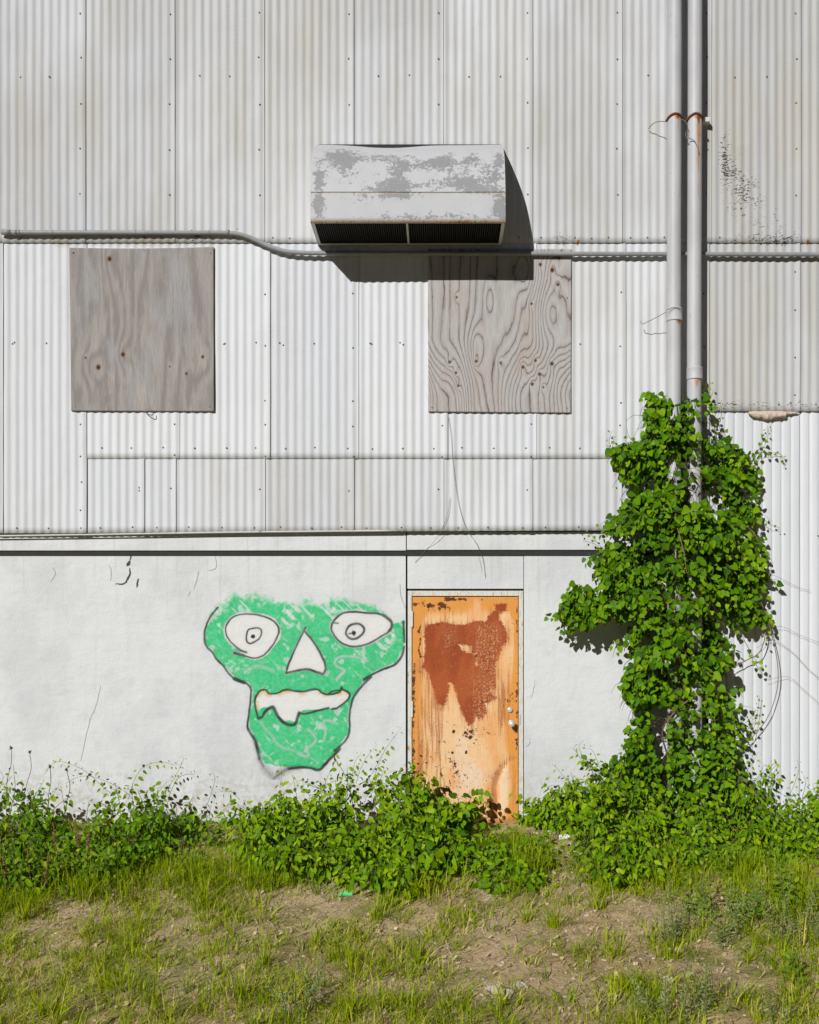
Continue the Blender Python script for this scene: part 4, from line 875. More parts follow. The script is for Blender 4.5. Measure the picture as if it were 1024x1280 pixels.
def build_vine():
    pl = Plant(); v = np.array(VINE); n = 0
    def inside():
        while True:
            px, py = rng.uniform(v[:, 0].min(), v[:, 0].max()), rng.uniform(v[:, 1].min(), v[:, 1].max())
            q = float(sdf(VINE, np.array([px]), np.array([py]))[0])
            if q > 2: return px, py, q
    def spray(px, py, q, d0, dr, L, tint, sz):
        P = shoot(at(px, py, max(.05, d0)), dr, L * min(1, .5 + q * .03), 1.7, 6); P[:, 1] = np.minimum(P[:, 1], -.05)
        pl.stems.append(P); pl.rad.append(.0025); pl.leaf_along(P, .026, sz, start=0, tint=tint, spread=.75, hang=.8)
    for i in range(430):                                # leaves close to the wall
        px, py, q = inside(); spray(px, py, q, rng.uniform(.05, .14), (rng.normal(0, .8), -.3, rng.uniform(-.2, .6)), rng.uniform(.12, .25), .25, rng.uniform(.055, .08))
    fixed = [(822, 503), (840, 500), (856, 506), (818, 522), (838, 522), (860, 524), (828, 542), (850, 545), (782, 565), (800, 572), (820, 575), (778, 658), (800, 640), (772, 715), (785, 740), (730, 760), (755, 760), (915, 575), (930, 590), (725, 745)]
    for i in range(96):                                 # bunches standing out from them
        px, py, q = inside()
        if i < len(fixed): px, py = fixed[i]; q = max(6.0, float(sdf(VINE, np.array([px]), np.array([py]))[0]))
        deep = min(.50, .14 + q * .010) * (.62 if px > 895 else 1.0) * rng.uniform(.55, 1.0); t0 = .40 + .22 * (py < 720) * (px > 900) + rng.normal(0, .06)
        for j in range(rng.integers(5, 10)):
            qx, qy = px + rng.normal(0, 7), py + rng.normal(0, 5)
            spray(qx, qy, q, deep * rng.uniform(.75, 1.0), (rng.normal(0, .9), -rng.uniform(.1, .9), rng.uniform(-.1, .5)), rng.uniform(.14, .26), t0, rng.uniform(.056, .084))
    # trunks winding round the pipes
    for L in ([(832, 1010, .32), (838, 960, .30), (828, 915, .30), (845, 880, .33), (850, 830, .30), (838, 760, .3), (846, 690, .31), (838, 620, .3), (850, 560, .3), (846, 505, .28)],
              [(853, 1005, .25), (856, 940, .24), (853, 880, .26), (858, 800, .25), (852, 700, .25), (858, 600, .25), (855, 520, .24)], [(896, 1000, .12), (888, 940, .14), (892, 880, .12), (884, 800, .14), (895, 700, .12), (905, 620, .1), (915, 570, .08)]):
        pl.stems.append(smooth_line(np.array([at(*q) for q in L]), 6)); pl.rad.append(.009)
    # reaching tendrils with leaves
    for L, sz in (([(860, 505, .28), (868, 497, .25), (876, 492, .2), (884, 484, .15), (889, 478, .12)], .05), ([(935, 585, .1), (945, 570, .09), (952, 555, .07), (958, 545, .06), (960, 532, .05)], .045), ([(930, 570, .1), (945, 566, .09), (962, 566, .07), (975, 567, .06), (982, 576, .05), (978, 582, .05)], .042),
                  ([(915, 560, .1), (908, 545, .09), (900, 535, .08), (897, 524, .07)], .04), ([(898, 552, .1), (893, 535, .09), (899, 515, .08), (902, 500, .07)], .03), ([(770, 570, .15), (762, 555, .13), (763, 545, .11), (766, 538, .1)], .04), ([(795, 555, .2), (786, 545, .2), (784, 535, .18)], .04),
                  ([(772, 700, .15), (760, 690, .14), (748, 680, .13), (738, 668, .12), (722, 664, .1)], .04), ([(765, 745, .2), (757, 725, .18), (752, 705, .17), (757, 690, .15), (766, 682, .15)], .058), ([(905, 965, .2), (920, 940, .18), (938, 920, .15), (945, 900, .12), (950, 870, .1)], .04), ([(890, 910, .15), (905, 915, .14), (930, 905, .13), (945, 890, .1)], .058),
                  ([(940, 742, .25), (952, 762, .22), (962, 775, .2), (955, 800, .18)], .06), ([(930, 800, .25), (945, 825, .22), (958, 835, .2)], .05), ([(945, 640, .15), (962, 655, .1), (975, 660, .07)], .04), ([(720, 735, .25), (710, 750, .24), (704, 770, .22)], .06), ([(785, 800, .2), (770, 810, .2), (766, 822, .2)], .075)):
        P = smooth_line(np.array([at(*q) for q in L]), 5); pl.stems.append(P); pl.rad.append(.0028); pl.leaf_along(P, .034, sz, start=.1, taper=.4, tint=.65, spread=.5)
    # thin growth low beside the right pipe
    for i in range(170):
        px, py = rng.uniform(820, 918), rng.uniform(860, 1005)
        if rng.random() < .5 and 860 < px < 880 and py < 960: continue
        P = shoot(at(px, py, rng.uniform(.08, .36)), (rng.normal(0, .6), -.5, .5), rng.uniform(.08, .22), 1.2, 5); pl.stems.append(P); pl.rad.append(.002); pl.leaf_along(P, .035, .06, start=0, tint=.45)
    for i in range(150):
        q = rng.random(); px, py = (rng.uniform(882, 945), rng.uniform(925, 1012)) if q < .32 else ((rng.uniform(792, 846), rng.uniform(868, 1010)) if q < .85 else (rng.uniform(838, 882), rng.uniform(945, 1010)))
        if px > 905 and rng.random() > (py - 935) / 70: continue
        P = shoot(at(px, py, rng.uniform(.06, .42)), (rng.normal(0, .7), -.5, .4), rng.uniform(.10, .24), 1.3, 5); P[:, 1] = np.minimum(P[:, 1], -.04); pl.stems.append(P); pl.rad.append(.002); pl.leaf_along(P, .03, .066, start=0, tint=.40, spread=.8)
    def keep(P):
        px, py = proj(P); s = sdf(VINE, px, py) + (fbm(px * .06, py * .06, 71) - .5) * 14; k = s > -4
        tend = np.zeros(len(P), bool)
        for h, pr_ in HOLES: k &= ~((sdf(h, px, py) > -2) & (rng.random(len(P)) < pr_))
        out = (px > 968) | (px < 712) | (py < 505) | ((px > 880) & (py < 600)) | ((px > 835) & (py > 860)) | ((px < 775) & (py > 530) & (py < 560)) | ((px < 775) & (py > 655) & (py < 745)) | ((px > 935) & (py > 740))
        return k | (out & (s > np.where(py > 860, -140, -60)))
    def extra(root, o_):
        m = MB()
        for L, r in (([(938, 735, .2), (955, 760, .2), (966, 800, .18), (973, 835, .15), (972, 865, .12), (960, 895, .10), (945, 918, .1), (925, 935, .12)], .004), ([(905, 840, .12), (930, 828, .12), (950, 815, .14), (957, 790, .16), (955, 760, .18)], .005), ([(898, 880, .1), (905, 930, .14), (920, 960, .2), (940, 985, .25), (952, 1002, .3)], .008),
                     ([(880, 920, .2), (900, 945, .2), (925, 965, .22), (948, 1000, .28)], .006), ([(893, 860, .15), (896, 900, .16), (902, 940, .18), (897, 985, .2)], .004), ([(945, 810, .1), (965, 800, .06), (990, 815, .05), (1010, 835, .05), (1026, 850, .05)], .0026), ([(950, 790, .1), (975, 783, .06), (1000, 795, .05), (1030, 806, .05)], .0024),
                     ([(955, 715, .1), (975, 722, .06), (1000, 735, .05), (1015, 738, .05)], .0022), ([(958, 850, .1), (985, 845, .06), (1005, 862, .05), (1024, 880, .05)], .0022), ([(905, 640, .14), (925, 652, .14), (945, 668, .13), (952, 690, .12)], .004), ([(846, 935, .33), (835, 905, .33), (850, 885, .35), (866, 872, .33)], .007), ([(848, 660, .5), (855, 690, .55), (858, 715, .55), (862, 720, .5)], .004)):
            m.tube(smooth_line(np.array([at(*q) for q in L]) + rng.normal(0, .004, (len(L), 3)), 6) - o_, r * (.65 if r < .003 else .9), 5, caps=False)
        m.build('bare_stem', M['deadstem'], root, True)
    pl.build('climbing_vine', 'tall green climbing vine covering the two pipes at the right', 'vine', M['leaf'], M['bark'], 'heart', keep, None, (at(850, 1030, .25) * [1, 1, 0]), extra)
build_vine()

# ---- bushes along the wall
def depth_of(py):                       # wall distance of the ground seen at picture row py
    lo, hi = 0.0, 8.0
    for _ in range(40):
        d = (lo + hi) / 2; z = -.12 * min(d, 2.6) - .02 * max(d - 2.6, 0)
        y = BASE - S * (ZC + (z - ZC) * D / (D - d))
        if y < py: lo = d
        else: hi = d
    return lo
def bush(name, label, top, front, nsh, size, shape, mat, tint=.5, back=.12, minh=.22, hs=1.0, tend=(), cat='bush', spacing=.034, group=None, sprig=.12):
    tx = [t[0] for t in top]; ty = [t[1] for t in top]; fx = [f[0] for f in front]; fy = [f[1] for f in front]; pl = Plant()
    for i in range(nsh):
        px = rng.uniform(tx[0], tx[-1]); d1 = depth_of(np.interp(px, fx, fy)); d = back + (d1 - back) * rng.random() ** .85
        t = (d - back) / max(.05, d1 - back); x = at(px, 1000, d)[0]; g = float(gz(x, d))
        y0, y1 = np.interp(px, tx, ty) - 9, np.interp(px, fx, fy)
        ztop = at(px, y0 + (y1 - y0) * .80 * t ** 1.5, d)[2]
        hgt = max(minh * rng.uniform(.5, 1.2), (ztop - g) * hs * rng.uniform(.85, 1.38) * (.62 + .76 * vn(x * 2.6, d * 2.6, 19)))
        if vn(x * 4.2 + 3, d * 4.2, 29) < .17: continue
        P = shoot((x, -d, g - .02), (rng.normal(0, .25), rng.normal(-.12, .22), 1), hgt * 1.06, .55 * rng.uniform(.3, 1.6), 8, .10); P[:, 1] = np.minimum(P[:, 1], -.03)
        pl.stems.append(P); pl.rad.append(.004)
        pl.leaf_along(P, spacing * rng.uniform(.8, 1.3), size * rng.uniform(.8, 1.2), start=.18, taper=.55, tint=tint + .15 * rng.normal(), spread=.85, hang=1.0)
        for q in range(rng.integers(1, 4)):
            j = rng.integers(3, 8); B = shoot(P[j], (rng.normal(0, .9), rng.normal(-.35, .6), .5), rng.uniform(.10, .26), 1.3, 5); B[:, 1] = np.minimum(B[:, 1], -.03)
            pl.stems.append(B); pl.rad.append(.002); pl.leaf_along(B, spacing, size * rng.uniform(.75, 1.1), start=.05, tint=tint + .05, spread=.85, hang=1.0)
    for L, sz in tend:
        P = smooth_line(np.array([at(*q) for q in L]), 6); pl.stems.append(P); pl.rad.append(.0022); pl.leaf_along(P, .035, sz, start=.05, taper=.35, tint=.72, spread=.5, hang=.9)
    px = (tx[0] + tx[-1]) / 2; b = at(px, 1030, .4); b[2] = float(gz(b[0], .4))
    return pl.build(name, label, cat, mat, M['greenstem'], shape, None, group, b)
bush('leafy_bush', 'wide leafy green bush against the wall at the far left, with two arching tendrils', [(-90, 990), (-30, 985), (0, 990), (40, 1000), (70, 1006), (110, 1004), (140, 996), (165, 985), (185, 988), (215, 1008), (232, 1024), (246, 1040)],
     [(-90, 1135), (40, 1128), (90, 1115), (150, 1105), (200, 1085), (235, 1062), (246, 1055)], 200, .074, 'oval', M['leaf_b'], .32,
     tend=[([(150, 1000, .35), (130, 985, .34), (112, 968, .32), (95, 958, .3), (75, 952, .25), (62, 958, .2), (56, 968, .15)], .05), ([(160, 1000, .35), (168, 975, .33), (178, 960, .3), (190, 954, .25), (205, 953, .2), (218, 956, .15), (228, 955, .12)], .055), ([(195, 1000, .4), (210, 985, .38), (222, 965, .35), (229, 950, .32), (227, 944, .3)], .04),
           ([(0, 985, .4), (4, 970, .38), (-2, 962, .36)], .045), ([(62, 1000, .5), (72, 985, .48), (74, 978, .47)], .04), ([(236, 1010, .4), (242, 1005, .38)], .04)])
bush('leafy_bush', 'rounded leafy green bush below the painted green face', [(294, 1012), (304, 995), (320, 988), (350, 985), (385, 985), (420, 982), (445, 976), (470, 985), (500, 990), (520, 990)],
     [(294, 1066), (312, 1090), (350, 1105), (420, 1105), (450, 1110), (500, 1122), (520, 1118)], 150, .084, 'oval', M['leaf_b'], .52,
     tend=[([(455, 985, .5), (468, 962, .48), (480, 940, .45), (492, 922, .42), (503, 908, .38)], .058), ([(445, 980, .5), (452, 958, .48), (462, 942, .46), (472, 930, .44)], .055), ([(440, 975, .5), (443, 955, .48), (452, 940, .46)], .05), ([(462, 985, .45), (470, 965, .43), (476, 950, .42), (482, 935, .41)], .06), ([(470, 985, .5), (478, 968, .48), (480, 955, .46)], .065), ([(300, 1000, .5), (290, 990, .48), (279, 990, .46), (272, 987, .44)], .055), ([(405, 985, .5), (410, 970, .48), (418, 958, .46)], .04), ([(350, 985, .5), (352, 968, .5), (350, 952, .48)], .05), ([(300, 1020, .3), (285, 1015, .28), (278, 1012, .26)], .05), ([(490, 990, .4), (495, 980, .38), (493, 972, .37)], .04)])
bush('leafy_bush', 'leafy green bush growing up in front of the lower left of the rusty door', [(505, 1005), (520, 990), (535, 978), (550, 975), (562, 988), (574, 985), (582, 1000)],
     [(505, 1095), (540, 1112), (565, 1095), (582, 1080)], 62, .084, 'heart', M['leaf_b'], .5)
bush('low_bush', 'low green bush standing on the soil in front of the rusty door', [(575, 1045), (600, 1042), (630, 1042), (655, 1050), (680, 1068)],
     [(575, 1100), (605, 1118), (635, 1124), (658, 1116), (680, 1095)], 85, .076, 'oval', M['leaf_b'], .5, back=.45, minh=.14, hs=.62)
bush('leafy_bush', 'dense leafy green bush at the foot of the climbing vine', [(668, 1024), (688, 1010), (706, 990), (725, 970), (745, 955), (775, 960), (800, 975), (830, 990), (860, 1000), (890, 985)],
     [(668, 1030), (700, 1033), (716, 1042), (732, 1085), (750, 1108), (790, 1112), (830, 1100), (890, 1092)], 175, .078, 'oval', M['leaf_b'], .5,
     tend=[([(740, 960, .4), (728, 945, .38), (724, 932, .36), (730, 926, .35)], .06), ([(720, 985, .4), (706, 972, .38), (698, 962, .36), (690, 955, .34)], .05), ([(680, 1005, .3), (668, 1008, .28), (662, 1000, .26)], .05), ([(750, 960, .3), (742, 940, .3), (735, 935, .3)], .05)])
bush('leafy_bush', 'leafy green bush in front of the ribbed metal at the right edge', [(880, 985), (905, 970), (930, 965), (950, 985), (975, 1005), (1000, 1000), (1030, 995), (1090, 1000)],
     [(880, 1090), (930, 1085), (1000, 1082), (1090, 1085)], 150, .074, 'oval', M['leaf_b'], .5,
     tend=[([(985, 1000, .4), (995, 975, .36), (999, 960, .34), (997, 950, .33)], .04), ([(940, 985, .4), (955, 965, .36), (965, 950, .33)], .04), ([(920, 980, .3), (940, 955, .28), (948, 940, .25)], .05), ([(975, 1000, .4), (962, 985, .36), (958, 972, .34)], .04), ([(1010, 1000, .3), (1020, 985, .28), (1024, 975, .26)], .04)])

# ---- grass and weeds
def blades(cx, cd, nb, ht, spread, wd, tint, lean=.5, az=None):
    """curved grass blades as arrays; cx, cd, ht ... are per-blade arrays"""
    n = len(cx); az = rng.uniform(0, 2 * np.pi, n) if az is None else az + rng.normal(0, .5, n); ln = np.abs(rng.normal(0, lean, n)) + .08; k = 4
    t = np.linspace(0, 1, k + 1)
    dirx, diry = np.cos(az), np.sin(az); bz = gz(cx, cd) - .008
    r = (ht * ln)[:, None] * t ** 1.9; z = ht[:, None] * (t - .28 * np.minimum(ln, 1.6)[:, None] * t ** 2.3)
    cxx = cx[:, None] + dirx[:, None] * r; cy = -cd[:, None] + diry[:, None] * r; cz = bz[:, None] + z
    w_ = wd[:, None] * (1 - t ** 1.6 * .96) / 2; sx, sy = -np.sin(az + rng.normal(0, .6, n)), np.cos(az)
    A = np.stack([cxx + sx[:, None] * w_, cy + sy[:, None] * w_, cz], -1); B = np.stack([cxx - sx[:, None] * w_, cy - sy[:, None] * w_, cz], -1)
    V = np.stack([A, B], 2).reshape(-1, 3)
    b = (np.arange(n) * 2 * (k + 1))[:, None] + np.arange(k)[None] * 2
    Q = np.stack([b, b + 1, b + 3, b + 2], -1).reshape(-1, 4)
    T = np.repeat(tint, 2 * (k + 1)) + np.tile(np.repeat(t, 2), n) * .08
    return V, Q, np.clip(T, 0, 1)
BARE = [(620, 1190, 75, 40, 1.0), (780, 1150, 75, 32, 1.0), (700, 1235, 70, 30, 1.0), (350, 1128, 70, 16, .9), (85, 1143, 45, 11, 1.0), (330, 1170, 40, 14, .6), (250, 1215, 40, 14, .8), (880, 1130, 60, 14, .8), (560, 1135, 45, 14, .9), (700, 1075, 22, 25, 1.0), (850, 1215, 50, 20, .8), (20, 1210, 30, 14, .8), (430, 1160, 40, 12, .6), (940, 1230, 40, 16, .6), (545, 1240, 40, 14, .7)]
def density(px, py):
    f = fbm(px * .018, py * .03, 15, 4); g = sstep(.36, .57, f)
    for cx, cy, rx, ry, k in BARE: g = g * (1 - k * .93 * np.exp(-(((px - cx) / rx) ** 2 + ((py - cy) / ry) ** 2) ** 1.5))
    for cx, cy, rx, ry, k in ((250, 1100, 90, 30, .9), (665, 1085, 25, 22, .8), (835, 1095, 65, 30, 1.0), (985, 1140, 60, 45, .8), (300, 1060, 30, 20, .6), (15, 1140, 40, 25, .9)): g = g + k * np.exp(-((px - cx) / rx) ** 2 - ((py - cy) / ry) ** 2)
    return np.clip(g + .3 * sstep(1225, 1275, py) + .25 * (px < 330) * sstep(1160, 1200, py), 0.02, 1)
def ground_pts(n, fn):
    out = []
    while sum(len(o[0]) for o in out) < n:
        x = rng.uniform(-4.6, 4.8, 4000); d = rng.uniform(.05, 4.6, 4000); P = np.stack([x, -d, gz(x, d)], 1); px, py = proj(P)
        k = rng.random(4000) < fn(px, py) * np.clip(((py - 1000) / 90), .15, 1); out.append((x[k], d[k]))
    return np.concatenate([o[0] for o in out])[:n], np.concatenate([o[1] for o in out])[:n]
DPY = np.linspace(1028, 1300, 120); DDP = np.array([depth_of(v) for v in DPY])
tx, td = ground_pts(5600, density)
nb = rng.integers(5, 18, len(tx)); cx = np.repeat(tx, nb); cdp = np.repeat(td, nb); n = len(cx)
rad = np.repeat(rng.uniform(.015, .06, len(tx)), nb); hh = np.repeat(rng.gamma(3.0, .026, len(tx)) + .025, nb) * rng.uniform(.5, 1.15, n); tt0 = np.repeat(np.clip(rng.normal(.33, .17, len(tx)), .02, .85), nb)
ox, od = rng.normal(0, 1, n) * rad, rng.normal(0, 1, n) * rad; az0 = np.arctan2(-od, ox); cx = cx + ox; cdp = np.maximum(.03, cdp + od)
tint = np.clip(tt0 + rng.normal(0, .10, n) + .5 * (rng.random(n) < .08), 0, 1)
V1, Q1, A1 = blades(cx, cdp, 0, np.minimum(hh, .24), 0, rng.uniform(.0035, .0095, n), tint, .95, az0)
# short sparse sprouts everywhere
sx, sd_ = ground_pts(11000, lambda px, py: np.clip(density(px, py) + .22, 0, 1)); n = len(sx)
V2, Q2, A2 = blades(sx, sd_, 0, rng.uniform(.015, .055, n), 0, rng.uniform(.004, .009, n), np.clip(rng.normal(.30, .22, n), 0, 1), .9)
# taller grass pushing up along the front of the bushes
ex, ed = [], []
for cx, cy, rx, ry, k in ((250, 1098, 70, 22, 60), (300, 1060, 18, 14, 14), (662, 1082, 20, 20, 26), (650, 1062, 22, 14, 16), (832, 1090, 55, 24, 80), (760, 1104, 40, 12, 22), (985, 1130, 55, 35, 50), (25, 1135, 45, 22, 36), (120, 1112, 50, 14, 30), (350, 1108, 40, 10, 14), (520, 1118, 30, 10, 12), (930, 1098, 40, 12, 20)):
    for i in range(k):
        x_, d_ = at(cx + rng.normal(0, .55) * rx, 1000, 1.4)[0], max(.06, np.interp(cy + rng.normal(0, .55) * ry, DPY, DDP)); ex.append(x_); ed.append(d_)
nb = rng.integers(10, 22, len(ex)); cx = np.repeat(ex, nb); cdp = np.repeat(ed, nb); n = len(cx); ox, od = rng.normal(0, .03, n), rng.normal(0, .03, n)
V3, Q3, A3 = blades(cx + ox, np.maximum(.03, cdp + od), 0, np.repeat(rng.uniform(.14, .30, len(ex)), nb) * rng.uniform(.5, 1.1, n), 0, rng.uniform(.0035, .008, n), np.clip(rng.normal(.28, .16, n), 0, 1), .55, np.arctan2(-od, ox))
o = mesh_obj('grass', np.vstack([V1, V2, V3]), np.vstack([Q1, Q2 + len(V1), Q3 + len(V1) + len(V2)]), None, [M['grass']], None, {'tint': np.concatenate([A1, A2, A3])})
tag(o, 'thin patchy yellow green grass growing over the dry soil', 'grass', kind='stuff')
# dry straw lying about
sx, sd_ = ground_pts(9000, lambda px, py: np.full(len(px), .7)); n = len(sx); az = rng.uniform(0, np.pi, n); L = rng.uniform(.02, .10, n); wd = rng.uniform(.0015, .004, n); fl_ = rng.random(n) < .16; wd = np.where(fl_, rng.uniform(.006, .014, n), wd); L = np.where(fl_, rng.uniform(.015, .035, n), L)
c0 = np.stack([sx, -sd_, gz(sx, sd_) + .006], 1); dv = np.stack([np.cos(az) * L, np.sin(az) * L, 0 * L], 1); e1 = c0 + dv; e1[:, 2] = gz(e1[:, 0], -e1[:, 1]) + .006 + rng.uniform(0, .02, n)
nv_ = np.stack([-np.sin(az) * wd, np.cos(az) * wd, 0 * wd], 1)
V = np.stack([c0 - nv_, c0 + nv_, e1 + nv_, e1 - nv_], 1).reshape(-1, 3); Q = np.arange(4 * n).reshape(-1, 4)
ms = NT('dry_straw'); r = ms.attr('tint'); M['straw'] = ms.fin(ms.mix(r, (.26, .16, .07), (.66, .53, .31)), .9)
tag(mesh_obj('dry_litter', V, Q, None, [M['straw']], None, {'tint': np.repeat(rng.random(n), 4)}, smooth=False), 'dead straw bits strewn over the soil', 'litter', kind='stuff')
# pebbles
def pebbles(n, smin, smax, fn):
    sx, sd_ = ground_pts(n, fn); base = np.array([(1, 0, 0), (-1, 0, 0), (0, 1, 0), (0, -1, 0), (0, 0, 1), (0, 0, -1)], float)
    ico = []; fac = [(0, 2, 4), (2, 1, 4), (1, 3, 4), (3, 0, 4), (2, 0, 5), (1, 2, 5), (3, 1, 5), (0, 3, 5)]
    mids = {}; Vb = [tuple(v) for v in base]; F = []
    for a, b, c in fac:
        ids = []
        for p, q in ((a, b), (b, c), (c, a)):
            k = tuple(sorted((p, q)))
            if k not in mids: mids[k] = len(Vb); mm = base[p] + base[q]; Vb.append(tuple(mm / np.linalg.norm(mm)))
            ids.append(mids[k])
        F += [(a, ids[0], ids[2]), (ids[0], b, ids[1]), (ids[2], ids[1], c), tuple(ids)]
    Vb = np.array(Vb); sc = smin + (smax - smin) * rng.random(n) ** 3; V = Vb[None] * (1 + rng.normal(0, .16, (n, len(Vb), 1))) * (sc[:, None, None] * np.stack([rng.uniform(.8, 1.4, n), rng.uniform(.8, 1.3, n), rng.uniform(.45, .8, n)], 1)[:, None])
    V = V + np.stack([sx, -sd_, gz(sx, sd_) + sc * .2], 1)[:, None]
    T = (np.array(F)[None] + (np.arange(n) * len(Vb))[:, None, None]).reshape(-1, 3)
    return V.reshape(-1, 3), T, np.repeat(rng.random(n), len(Vb))
V, T, A = pebbles(6500, .003, .016, lambda px, py: np.clip(1.1 - density(px, py), .1, 1))
mp = NT('pebble_stone'); M['stone'] = mp.fin(mp.mix(mp.attr('tint'), (.22, .16, .11), (.60, .50, .38)), .9)
tag(mesh_obj('gravel', V, None, T, [M['stone']], None, {'tint': A}, smooth=False), 'small pale pebbles scattered on the bare soil', 'gravel', kind='stuff')

def gpt(px, py):
    d = depth_of(py); x = at(px, py, d)[0]; return x, d
# distinct tufts
tufts = [(690, 1160, .22, 60, 'large spiky grass tuft on bare soil right of the low bush'), (468, 1148, .20, 60, 'bushy grass tuft behind the middle of the foreground, below the rounded bush'), (175, 1160, .20, 50, 'grass tuft on the soil below the far left bush'), (255, 1130, .26, 70, 'tall dark grass tuft between the far left bush and the rounded bush'),
         (745, 1135, .16, 40, 'small grass tuft between bare patches below the vine foot'), (660, 1150, .20, 40, 'spiky grass tuft just below the low bush before the door'), (835, 1100, .32, 90, 'tall dense grass clump in front of the dense bush at the vine foot'), (980, 1190, .20, 50, 'grass tuft near the right edge beside the silvery weeds'),
         (130, 1235, .22, 60, 'bright grass tuft at the lower left'), (300, 1250, .24, 60, 'broad grass tuft at the bottom edge, left of the middle'), (60, 1270, .24, 60, 'grass tuft in the bottom left corner'), (440, 1270, .22, 60, 'grass tuft at the bottom edge near the middle'),
         (930, 1255, .20, 36, 'yellowing grass tuft in the lower right corner with wide spread blades'), (840, 1195, .16, 40, 'low grass tuft left of the silvery weeds'), (210, 1110, .26, 60, 'upright grass clump at the right foot of the far left bush'), (30, 1150, .28, 60, 'thick grass clump at the left edge below the bush'),
         (676, 1092, .22, 60, 'feathery grass clump right of the low bush before the door'), (380, 1235, .18, 40, 'short grass tuft in the lower middle left of bare soil'), (545, 1112, .15, 30, 'small grass tuft under the bush at the rusty door'), (330, 1210, .2, 46, 'grass tuft with long leaning blades left of the middle')]
for px, py, h, nb_, lab in tufts:
    x, d = gpt(px, py); n = nb_; a = rng.uniform(0, 6.28, n); rr = np.abs(rng.normal(0, .045, n)) + (0.10 if nb_ > 80 else 0) * rng.random(n)
    cx = x + np.cos(a) * rr; cdp = d + np.sin(a) * rr
    V, Q, A = blades(cx, cdp, 0, h * rng.uniform(.5, 1.15, n), 0, rng.uniform(.004, .0085, n), np.clip(rng.normal(.34, .13, n) + .4 * (rng.random(n) < .08), 0, 1), .85, np.arctan2(-np.sin(a), np.cos(a)))
    o_ = np.array([x, -d, float(gz(x, d))]); o = mesh_obj('grass_tuft', V - o_, Q, None, [M['grass']], None, {'tint': A}); o.location = o_
    tag(o, lab, 'grass tuft', 'grass tufts standing out on the soil')
# silvery weeds and broad weeds
def weed(name, px, py, h, ns, label, mat, size, cat, group, shape='oval', spread=.25, spacing=.022, tint=.5):
    x, d = gpt(px, py); pl = Plant(); g = float(gz(x, d))
    for i in range(ns):
        P = shoot((x + rng.normal(0, .04), -d + rng.normal(0, .04), g - .01), (rng.normal(0, spread), rng.normal(0, spread), 1), h * rng.uniform(.6, 1.15), .25, 7, .07); pl.stems.append(P); pl.rad.append(.003)
        pl.leaf_along(P, spacing, size * rng.uniform(.8, 1.2), start=.08, taper=.5, tint=tint + rng.normal(0, .1), spread=.6, hang=-.25, pet=.1)
    return pl.build(name, label, cat, mat, M['greenstem'], 'narrow' if size < .04 else shape, None, group, (x, -d, g))
for px, py, h, ns, lab in ((845, 1175, .40, 9, 'leftmost of the silvery weeds at the lower right'), (905, 1180, .46, 8, 'bushy silvery weed second from the left of the lower right group'), (975, 1180, .50, 9, 'tallest silvery weed, third from the left at the lower right'), (880, 1268, .34, 10, 'silvery weed clump at the bottom edge right of the middle'),
                           (825, 1275, .3, 8, 'silvery weed at the bottom edge left of the other clump'), (1015, 1170, .42, 6, 'silvery weed cut by the right edge of the picture'), (975, 1278, .2, 5, 'small pale weed in the bottom right corner'), (365, 1270, .36, 5, 'pale thin weed at the bottom edge left of the middle'), (395, 1255, .42, 5, 'pale upright weed in the lower left middle')):
    weed('silvery_weed', px, py, h, ns, lab, M['weed'], .034, 'weed', 'silvery weeds in the foreground', spacing=.014)
for px, py, h, ns, lab in ((880, 1145, .42, 9, 'broad leaved green weed behind the leftmost silvery weed'), (925, 1150, .42, 10, 'broad leaved green weed behind the bushy silvery weed'), (990, 1140, .42, 10, 'broad leaved green weed at the right edge below the bush'), (120, 1105, .30, 10, 'upright broad leaved weed in front of the far left bush'), (70, 1110, .3, 10, 'broad leaved weed left of the brown dock stalks'),
                           (240, 1085, .20, 8, 'yellow green sprouting weed between the far left and rounded bush'), (270, 1060, .22, 8, 'small leafy weed at the wall between the left bushes'), (735, 1092, .25, 9, 'leafy weed at the edge of the dense bush near the white scrap'), (665, 1085, .2, 7, 'small leafy weed at the right of the low bush'), (910, 1095, .24, 8, 'light green weed at the lower edge of the right bush'), (20, 1120, .35, 10, 'broad leaved weed at the left edge'), (775, 1100, .22, 8, 'small bright weed below the vine foot bush'), (1000, 1230, .2, 7, 'low broad leaved weed near the lower right edge')):
    weed('broad_leaved_weed', px, py, h, ns, lab, M['broad'], .062, 'weed', 'broad leaved weeds in front of the bushes', spacing=.03, spread=.35)
